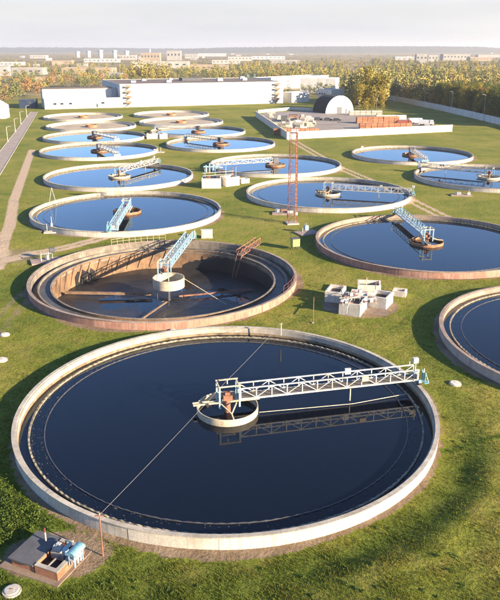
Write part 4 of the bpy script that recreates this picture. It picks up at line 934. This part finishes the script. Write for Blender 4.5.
for i in range(7): MB().box((3.3 + i * 5.8, 9.02, 8.2), (5.6, .12, 5.2)).build('wall_panel', PLAST, bB)
pC = gp(272, 93); block('white_hall', 'broad white hall in the trees behind the long factory', gp(300, 93), gp(335, 93.5), 11, 24, PLAST, roof=PLAST, pan=7, rows=2)
block('white_hall', 'flat grey roofed white hall left of the broad one, behind the factory end', gp(271, 90), gp(328, 86), 9.5, 20, PLAST, roof=PLASTG, pan=8, rows=2)
block('white_annex', 'small white annex at the right end of the long factory', gp(291.5, 103), gp(309, 102), 6.2, 9, PLAST, roof=PLAST, pan=6, rows=1)
block('grey_annex', 'small grey white block with windows behind the hangar', gp(318, 102), gp(331, 103.5), 8.2, 10, PLAST, roof=PLASTG, pan=0, windows=[(2, 5.6, 1.4, 1.4), (5, 5.6, 1.4, 1.4), (8, 5.6, 1.4, 1.4), (2, 2.4, 1.4, 1.4), (5, 2.4, 1.4, 1.4)])
v = gp(-12, 119); t_ = thing('gabled_shed', 'white gabled shed at the left edge beyond the road', 'shed', (v.x, v.y, 0), RAD(4))
MB().box((4, 5, 3), (9, 10, 6)).build('wall', PLAST, t_)
MB().add([(-.8, -.3, 6.0), (8.8, -.3, 6.0), (4, -.3, 9), (-.8, 10.3, 6.0), (8.8, 10.3, 6.0), (4, 10.3, 9)], [(0, 1, 2), (5, 4, 3), (0, 2, 5, 3), (1, 4, 5, 2), (0, 3, 4, 1)]).build('roof', PLASTG, t_); MB().box((5, -.05, 1.4), (2.4, .1, 2.8)).build('door', NAVY, t_)
rough_box(29, 108, 9.5, 6, 5.0, NAVY, SLAB, 'navy_shed', 'dark navy shed at the end of the left road', 'shed', RAD(0))

# the far town: (left px, right px, foot row, top row, wall, label)
TOWN = [(131, 188, 68.5, 62, FARW, 'long white warehouse above the golden trees'), (141, 160, 61.5, 53, PLASTT, 'tan block in the far town beside the white tower block'), (167, 181, 60.5, 51, FARW, 'white tower block in the far town'),
        (-4, 9, 76, 67, FARW, 'white house at the far left edge of the town'), (12, 43, 75, 68.5, FARW, 'long low white shed in the left of the town'), (62, 112, 74, 68.5, PLASTT, 'row of low tan garages left of the golden trees'),
        (190, 228, 70, 65.5, PLASTT, 'tan low building right of the long white warehouse'), (120, 136, 60, 55.5, FARW, 'pale block just left of the tan block'), (228, 252, 61, 57, FARW, 'low white roof far behind the middle trees'),
        (252, 285, 59.5, 56.5, PLASTG, 'long grey shed far behind the wood'), (416, 427, 63, 54.5, FARW, 'white block standing over the right hand wood'), (428, 438, 61.5, 55.5, FARW, 'second white block standing over the right hand wood'),
        (443, 470, 60.5, 54.5, FARW, 'long white hall beyond the right hand wood'), (395, 414, 60, 57, PLASTG, 'low grey roof left of the white blocks over the wood'), (185, 198, 58.5, 54.5, FARW, 'pale block right of the white tower block'),
        (198, 226, 56.5, 53.5, PLASTG, 'long low grey plant on the far plain'), (30, 46, 58.5, 55.5, FARW, 'small pale block on the far left plain'), (52, 72, 64.5, 61, PLASTT, 'tan building among trees in left of town'),
        (84, 118, 62.5, 59, PLASTG, 'grey hall below the white silos'), (470, 492, 61, 57.5, PLASTT, 'tan hall at the far right beyond the wood'), (212, 240, 64, 60.5, FARW, 'white hall in middle distance behind trees'),
        (0, 22, 66, 62.5, PLASTG, 'grey shed at the far left edge of the plain'), (270, 300, 63.5, 60.5, FARW, 'pale low hall behind the middle of the wood'), (478, 500, 57.5, 55, FARW, 'pale far block at the right edge of the plain'), (103, 122, 78, 73.5, FARW, 'small white house among golden trees behind the two tier building'),
        (226, 243, 77, 72, PLASTT, 'tan gabled house right above the factory roof'), (247, 262, 79, 75.5, TURQ, 'blue roofed shed right above the factory roof'), (34, 52, 83, 78, PLASTT, 'tan house among rust coloured trees at left')]
for x0, x1, yb, yt, m_, lb in TOWN:
    a, b_ = gp(x0, yb), gp(x1, yb); h = zt(a.x, a.y, yt); L = (b_ - a).length; nw = max(2, min(8, int(L / 9)))
    wn = [(L * (i + .5) / nw, h * .62, L / nw * .45, h * .22) for i in range(nw)] if (yb > 58 and h > 6) else None
    block('town_building', lb, a, b_, h, min(40, L * .6), m_, roof=random.choice((ROOFING, PLASTG)), pan=0, windows=wn, group='buildings of the far town', ph=.8)
for i in range(30):
    px = random.uniform(0, 250) if i < 22 else random.uniform(250, 500); yb = random.uniform(52.5, 68) if px < 200 else random.uniform(52.5, 58.5); a = gp(px, yb); k = FPX / math.hypot(a.y, HC); wp = random.uniform(9, 26); hh = random.uniform(4, 8)
    wm = random.choice((FARW, FARW, PLASTT, PLASTG)); lb = 'small ' + {FARW: 'whitish', PLASTT: 'tan', PLASTG: 'grey'}[wm] + ' building in the far town, ' + ('left of the white silos' if px < 76 else 'near the white silos' if px < 132 else 'near the white tower block' if px < 250 else 'over the right hand wood')
    block('town_building', lb, a, a + Vector((wp, random.uniform(-3, 3), 0)), hh, 12, wm, roof=random.choice((ROOFING, PLASTG, BRICKO)), pan=0, group=lb[6:].replace(',', '') + 's', ph=.6)
for px, yb, yt, lb in ((78, 57.5, 51, 'leftmost of the white silos on the horizon'), (89, 57.5, 50.5, 'second of the white silos on the horizon'), (101, 58, 49.5, 'tallest of the white silos on the horizon'), (115, 58, 49.8, 'fourth of the white silos on the horizon'), (127, 58, 50.5, 'rightmost of the white silos on the horizon'), (150, 56.5, 48.5, 'thin chimney above the tan block')):
    v = gp(px, yb); h = zt(v.x, v.y, yt); t_ = thing('silo_tower', lb, 'silo', (v.x, v.y, 0), 0, 'silos and chimneys on the horizon'); r = 5 if 'chim' in lb else 10
    MB().tube([(0, 0, 0), (0, 0, h * .75)], r * .8, 14).build('shaft', PLAST, t_, True); MB().lathe([(.1, h * .75), (r, h * .75), (r * 1.1, h * .92), (.1, h)], 14).build('cap', PLASTG, t_, True)
v = gp(190, 55); 

# ------------------------------------------------------------------ trees
def crown(n, H, Wd, seed, shape):
    r = np.random.default_rng(seed); L = 9
    if shape == 'round': lob = [(r.normal(0, .22) * Wd, r.normal(0, .22) * Wd, H * r.uniform(.42, .85), Wd * r.uniform(.22, .36)) for _ in range(L)]
    elif shape == 'tall': lob = [(r.normal(0, .10) * Wd, r.normal(0, .10) * Wd, H * z, Wd * (.40 - .28 * abs(z - .45) ** 1.1) * r.uniform(.75, 1.1)) for z in np.linspace(.18, .94, L)]
    else: lob = [(r.normal(0, .04) * Wd, r.normal(0, .04) * Wd, H * z, Wd * .55 * (1.04 - z)) for z in np.linspace(.2, .96, L)]
    C = np.array(lob); k = r.choice(L, n, p=(C[:, 3] ** 2) / (C[:, 3] ** 2).sum()); u = r.normal(size=(n, 3)); u /= np.linalg.norm(u, axis=1)[:, None]
    rad = C[k, 3] * r.uniform(.55, 1.08, n); P = C[k, :3] + u * rad[:, None] * np.array([1, 1, 1.15])
    a = r.normal(size=(n, 3)); a /= np.linalg.norm(a, axis=1)[:, None]; b_ = np.cross(a, u + r.normal(0, .4, (n, 3))); b_ /= np.linalg.norm(b_, axis=1)[:, None] + 1e-9
    s = H * r.uniform(.011, .023, n)[:, None]
    V_ = np.stack([P - a * s - b_ * s * .6, P + a * s - b_ * s * .6, P + a * s * .7 + b_ * s, P - a * s * .8 + b_ * s * .8], 1).reshape(-1, 3)
    lt = r.uniform(0, 1, L)
    return V_, np.arange(n * 4).reshape(n, 4), np.clip(lt[k] * .55 + r.uniform(0, .45, n), 0, 1)
def tree_proto(name, label, group, H, Wd, seed, shape, m_, n=1400):
    t_ = thing(name, label, 'tree', (0, 0, 0), 0, group); V_, F_, T_ = crown(n, H, Wd, seed, shape); r = random.Random(seed)
    mb = MB().tube([(0, 0, -.3), (r.uniform(-.2, .2), 0, H * .35), (r.uniform(-.4, .4), r.uniform(-.3, .3), H * .8)], H * .018, 6, H * .005)
    for k in range(4):
        a = r.uniform(0, 6.28); z = H * r.uniform(.3, .55); mb.tube([(0, 0, z), (cos(a) * Wd * .28, sin(a) * Wd * .28, z + H * .2)], H * .008, 4, H * .003)
    mb.build('trunk', BARK, t_); link('crown', fast_mesh('crown', V_, F_, m_, dict(tint=('FACE', T_))), t_)
    return t_
KINDS = {}
GR = {'gold': 'golden autumn trees', 'green': 'green trees among the autumn wood', 'rust': 'rust coloured autumn trees', 'pine': 'dark pines among the autumn wood'}
LBL = {'gold': 'golden yellow autumn tree in the mixed wood behind the works', 'green': 'bushy green tree in the mixed wood behind the works', 'rust': 'rust brown autumn tree in the mixed wood behind the works', 'pine': 'dark pointed conifer in the mixed wood behind the works'}
for kd, m_, shp in (('gold', LGOLD, 'tall'), ('green', LGREEN, 'round'), ('rust', LRUST, 'round'), ('pine', LGREEN, 'cone')):
    KINDS[kd] = [[tree_proto({'gold': 'birch_tree', 'green': 'leafy_tree', 'rust': 'autumn_tree', 'pine': 'pine_tree'}[kd], LBL[kd], GR[kd], 15, 6.2 if shp != 'round' else 8.0, 10 * k + hash(shp) % 1 + len(kd) * 7, shp if k else ('round' if kd == 'gold' else shp), m_), False] for k in range(3)]
NT = [0]
def put_tree(kd, x, y, s_, label=None):
    e = random.choice(KINDS[kd]); rz_ = random.uniform(0, 6.28); sc = (s_ * random.uniform(.85, 1.15), s_ * random.uniform(.85, 1.15), s_)
    if not e[1]: e[1] = True; o = e[0]; o.location = (x, y, 0); o.rotation_euler = (0, 0, rz_); o.scale = sc
    else: o = dup(e[0], (x, y, 0), rz_, scale=sc)
    px_ = 250 + FPX * x / (y * _c + HC * _s); yy_ = y
    if px_ > 384 and yy_ < 900:
        k_ = sum(px_ > q_ for q_ in (402, 424, 451, 483)); rg = 'behind the fence ' + ('left of its first lamp post', 'between its first and second lamp posts', 'between its second and third lamp posts', 'between its third and last lamp posts', 'right of its last lamp post')[k_]
        gg = 'trees behind fence bay ' + ('one', 'two', 'three', 'four', 'five')[k_]
    elif px_ > 345 and yy_ < 440: rg, gg = 'in the golden clump right of the hangar', 'trees clumped beside the hangar'
    elif px_ > 345: rg, gg = 'in the wood behind the hangar', 'trees of the wood behind the hangar'
    elif px_ > 280: rg, gg = 'among the white halls behind the factory end', 'trees round the white halls'
    elif px_ > 122: rg, gg = 'rising behind the roof of the long factory', 'trees behind the long factory'
    elif px_ > 45: rg, gg = 'behind the two tier white building', 'trees behind the two tier building'
    else: rg, gg = 'near the head of the left road', 'trees at the head of the left road'
    o['label'] = {'gold': 'golden yellow autumn tree ', 'green': 'bushy green tree ', 'rust': 'rust brown autumn tree ', 'pine': 'dark pointed conifer '}[kd] + rg
    o['group'] = {'gold': 'golden ', 'green': 'green ', 'rust': 'rust coloured ', 'pine': 'conifer '}[kd] + gg
    NT[0] += 1
    return o
cand = []
def in_px(px, py): v = gp(px, py); return v.x, v.y
fx = [374, 400, 440, 472, 520]; fy = [97.2, 102, 110.5, 118, 130]
def kind_at(right):
    u = random.random()
    if right: return 'gold' if u < .34 else 'green' if u < .72 else 'pine' if u < .965 else 'rust'
    return 'gold' if u < .30 else 'green' if u < .86 else 'rust' if u < .97 else 'pine'
for i in range(1350):                                       # wood behind the concrete fence
    px = random.uniform(372, 535); lo = np.interp(px, fx, fy) - 2.2; py = lo - (lo - 62) * random.random() ** 1.5; cand.append((px, py, kind_at(True), .85))
for i in range(800):                                       # wood running left behind the yard
    px = random.uniform(235, 385); lo = np.interp(px, [235, 285, 300, 338, 345, 352, 385], [80.5, 83, 86, 88, 97, 100, 101]); py = lo - (lo - 63) * random.random() ** 1.3
    if 270 < px < 338 and py > 85: continue
    cand.append((px, py, kind_at(True), .72))
for i in range(60): px = random.uniform(352, 384); cand.append((px, random.uniform(101, 106), 'gold' if random.random() < .8 else 'green', 1.1))
for px, py, s_ in ((358, 111, 1.0), (364, 110.5, 1.2), (370, 110, 1.25), (376, 110.5, 1.15), (367, 107.5, 1.35), (381, 108.5, .9), (353, 109, .7)): cand.append((px, py, 'gold', s_))
for i in range(210):                                       # trees on the left, before the town
    px = random.uniform(-8, 128); lo = np.interp(px, [-8, 18, 20, 44, 46, 120, 128], [112, 104, 98, 99, 88, 87, 84]); py = lo - (lo - 66) * random.random() ** 1.7; kd = kind_at(False)
    if px < 75 and py > 84 and random.random() < .5: kd = 'rust'
    cand.append((px, py, kd, .66 if py > 84 else .72))
for i in range(200): px = random.uniform(122, 240); py = random.uniform(69, 82); cand.append((px, py, 'gold' if random.random() < .5 else 'green', .78))
for px in range(131, 172, 3): cand.append((px + random.uniform(-1, 1), 81.5, 'gold', 1.2))
for px in (303, 309, 314, 319, 325, 329, 286, 290): cand.append((px, random.uniform(95, 98) , 'green', .62))
for i in range(300): px = random.uniform(-10, 515) if random.random() < .2 else random.uniform(235, 515); py = random.uniform(55.2, 66); cand.append((px, py, kind_at(px > 240), .6))
for i in range(260): px = random.uniform(-5, 240); cand.append((px, random.uniform(55, 70), 'green' if random.random() < .6 else 'gold', .55))
blocked = [(x0 - 1, x1 + 1, yb - 1.0, yb + 3.5 if yb < 72 else yb + 2) for x0, x1, yb, yt, m_, lb in TOWN]
cand = [c_ for c_ in cand if not any(a < c_[0] < b_ and lo < c_[1] < hi for a, b_, lo, hi in blocked)]
cand.sort(key=lambda c_: -c_[1])
far_lists = []
for i, (px, py, kd, s_) in enumerate(cand):
    x, y = in_px(px, py)
    if y < 640 and abs(x) < 400 and px < 120 and y > 428 and py < 88 and False: continue
    s_ *= random.uniform(.75, 1.25)
    if NT[0] < 288: put_tree(kd, x, y, s_)
    else: far_lists.append((x, y, kd, s_))
# the rest of the wood: too many to count, one mesh
VV, FF, TT = [], [], []; off = 0; FAR = {k: [crown(210, 15, 7.5, 50 + j, s_) for j in range(5)] for k, s_ in (('gold', 'tall'), ('green', 'round'), ('rust', 'round'), ('pine', 'cone'))}
band = {'gold': (.62, .26), 'green': (.25, .22), 'rust': (.86, .14), 'pine': (.04, .16)}
for x, y, kd, s_ in far_lists:
    V_, F_, T_ = random.choice(FAR[kd]); a = random.uniform(0, 6.28); M_ = np.array([[cos(a), sin(a), 0], [-sin(a), cos(a), 0], [0, 0, 1]])
    c0 = V_.reshape(-1, 4, 3).mean(1, keepdims=True); V2 = (c0 + (V_.reshape(-1, 4, 3) - c0) * 1.75).reshape(-1, 3)
    VV.append(V2 @ M_ * s_ + np.array([x, y, 0])); FF.append(F_ + off); off += len(V_); b0, b1 = band[kd]; TT.append(b0 + b1 * T_)
m, t, b = nodes('far_wood_leaves'); LFAR = m
a_ = N(t, 'ShaderNodeAttribute', attribute_name='tint').outputs['Fac']
t.links.new(ramp(t, a_, [(0.0, (0.035, 0.045, 0.02)), (0.2, (0.07, 0.085, 0.026)), (0.47, (0.18, 0.175, 0.05)), (0.62, (0.22, 0.18, 0.036)), (0.86, (0.36, 0.275, 0.052)), (0.88, (0.20, 0.11, 0.04)), (1.0, (0.36, 0.20, 0.07))]), b.inputs['Base Color']); b.inputs['Roughness'].default_value = .8
link('distant_wood', fast_mesh('distant_wood', np.concatenate(VV), np.concatenate(FF), LFAR, dict(tint=('FACE', np.concatenate(TT)))), kind='stuff')
# scattered bushes on the far plain reading as hedges and copses
VV, FF, TT = [], [], []; off = 0
for i in range(2600):
    y = 640 + 3300 * random.random() ** 1.3; x = random.uniform(-.42, .42) * y
    if random.random() < .5 + .5 * sin(x * .006 + 1.7) * cos(y * .004): continue
    V_, F_, T_ = random.choice(FAR[random.choice(('green', 'gold', 'green', 'rust'))]); c0 = V_.reshape(-1, 4, 3).mean(1, keepdims=True)
    V2 = (c0 + (V_.reshape(-1, 4, 3) - c0) * 1.75).reshape(-1, 3)[:160]; VV.append(V2 * random.uniform(.3, .75) + np.array([x, y, -1])); FF.append(F_[:40] + off); off += 160; TT.append(.1 + .5 * T_[:40])
link('far_copses', fast_mesh('far_copses', np.concatenate(VV), np.concatenate(FF), LFAR, dict(tint=('FACE', np.concatenate(TT)))), kind='stuff')

# ------------------------------------------------------------------ grass blades near the camera
def blades(n, y0, y1, hmin, hmax, wd, seed, pw=1.6):
    r = np.random.default_rng(seed); yy = y0 + (y1 - y0) * r.random(n) ** pw; xx = (r.random(n) * 2 - 1) * (yy * .40 + 4)
    X, Y = xx, yy; gap = tank_gap(X, Y); dm = dirt_mask(X, Y)
    u = (X - pa.x) * ax.x + (Y - pa.y) * ax.y; v_ = (X - pa.x) * ay.x + (Y - pa.y) * ay.y
    ok = (gap > .25) & (r.random(n) > np.clip(dm * 1.7, 0, .97)) & ~((u > -1) & (u < LX + .7) & (v_ > -.7) & (v_ < LY + .7)) & (np.hypot(X - 15, Y - 91.5) > 3.5)
    X, Y = X[ok], Y[ok]; n = len(X); Z = height(X, Y) - .03; lu = lush_mask(X, Y); clump = .5 + .5 * np.sin(X * 1.3 + np.sin(Y * .9) * 2) * np.cos(Y * 1.1 + X * .4)
    Hh = (hmin + (hmax - hmin) * r.random(n)) * (.6 + .8 * clump) * (1 + .5 * lu); tint = np.clip(r.normal(.45, .22, n) - .15 * lu, 0, 1); VV, TT, LL = [], [], []
    for k in range(3):
        a = r.random(n) * 2 * pi; ln = r.random(n) * .7 + .15; bx_, by_ = X + r.normal(0, .05, n), Y + r.normal(0, .05, n)
        w_ = wd * (.7 + .6 * r.random(n)); p0 = np.stack([bx_ - np.sin(a) * w_, by_ + np.cos(a) * w_, Z], 1); p1 = np.stack([bx_ + np.sin(a) * w_, by_ - np.cos(a) * w_, Z], 1)
        p2 = np.stack([bx_ + np.cos(a) * Hh * ln, by_ + np.sin(a) * Hh * ln, Z + Hh * (.75 + .25 * r.random(n))], 1); VV.append(np.stack([p0, p1, p2], 1)); TT.append(tint); LL.append(np.repeat(lu, 3))
    V_ = np.concatenate(VV).reshape(-1, 3); return V_, np.arange(len(V_)).reshape(-1, 3), np.concatenate(TT), np.concatenate(LL)
V_, F_, T_, L_ = blades(200000, 33, 130, .05, .15, .03, 3)
link('grass', fast_mesh('grass', V_, F_, GRASS, dict(tint=('FACE', T_), lush=('POINT', L_))), kind='stuff')
# broad leaved weeds thick in the lower left corner and on the banks
r = np.random.default_rng(11); P_ = []
while len(P_) < 470:
    if r.random() < .8: x, y = r.normal(-19, 2.8), r.normal(44.5, 3.4)
    else: y = r.uniform(34, 60); x = r.uniform(-.4, .4) * y
    if y < 34 or tank_gap(np.array([x]), np.array([y]))[0] < .9 or dirt_mask(np.array([x]), np.array([y]))[0] > .4: continue
    if -1.3 < (x - pa.x) * ax.x + (y - pa.y) * ax.y < LX + 1 and -1 < (x - pa.x) * ay.x + (y - pa.y) * ay.y < LY + 1: continue
    P_.append((x, y, r.uniform(.18, .5) if x < -12 and y > 38 else r.uniform(.12, .26)))
VV, TT = [], []
for x, y, s_ in P_:
    n = 26; u = r.normal(size=(n, 3)); u /= np.linalg.norm(u, axis=1)[:, None]; u[:, 2] = np.abs(u[:, 2]) * .9; C_ = np.array([x, y, float(height(x, y))]) + u * s_ * np.array([1.2, 1.2, 1.0]) * r.uniform(.5, 1, (n, 1))
    a = r.normal(size=(n, 3)); a /= np.linalg.norm(a, axis=1)[:, None]; b_ = np.cross(a, u); b_ /= np.linalg.norm(b_, axis=1)[:, None] + 1e-9; q = r.uniform(.05, .1, (n, 1))
    VV.append(np.stack([C_ - a * q, C_ + b_ * q * .6, C_ + a * q, C_ - b_ * q * .6], 1)); TT.append(np.clip(r.uniform(0, .5) + r.uniform(0, .5, n), 0, 1))
V_ = np.concatenate(VV).reshape(-1, 3); link('weeds', fast_mesh('weeds', V_, np.arange(len(V_)).reshape(-1, 4), LWEED, dict(tint=('FACE', np.concatenate(TT)))), kind='stuff')

# ------------------------------------------------------------------ air
m = bpy.data.materials.new('haze_air'); m.use_nodes = True; t = m.node_tree; t.nodes.clear()
pv = N(t, 'ShaderNodeVolumePrincipled'); pv.inputs['Color'].default_value = (0.97, 0.95, 0.93, 1); pv.inputs['Density'].default_value = 0.00011; pv.inputs['Anisotropy'].default_value = 0.4
o_ = N(t, 'ShaderNodeOutputMaterial'); t.links.new(pv.outputs[0], o_.inputs['Volume'])
MB().box((0, 5900, 59), (18400, 12600, 124)).build('haze', m, kind='stuff')
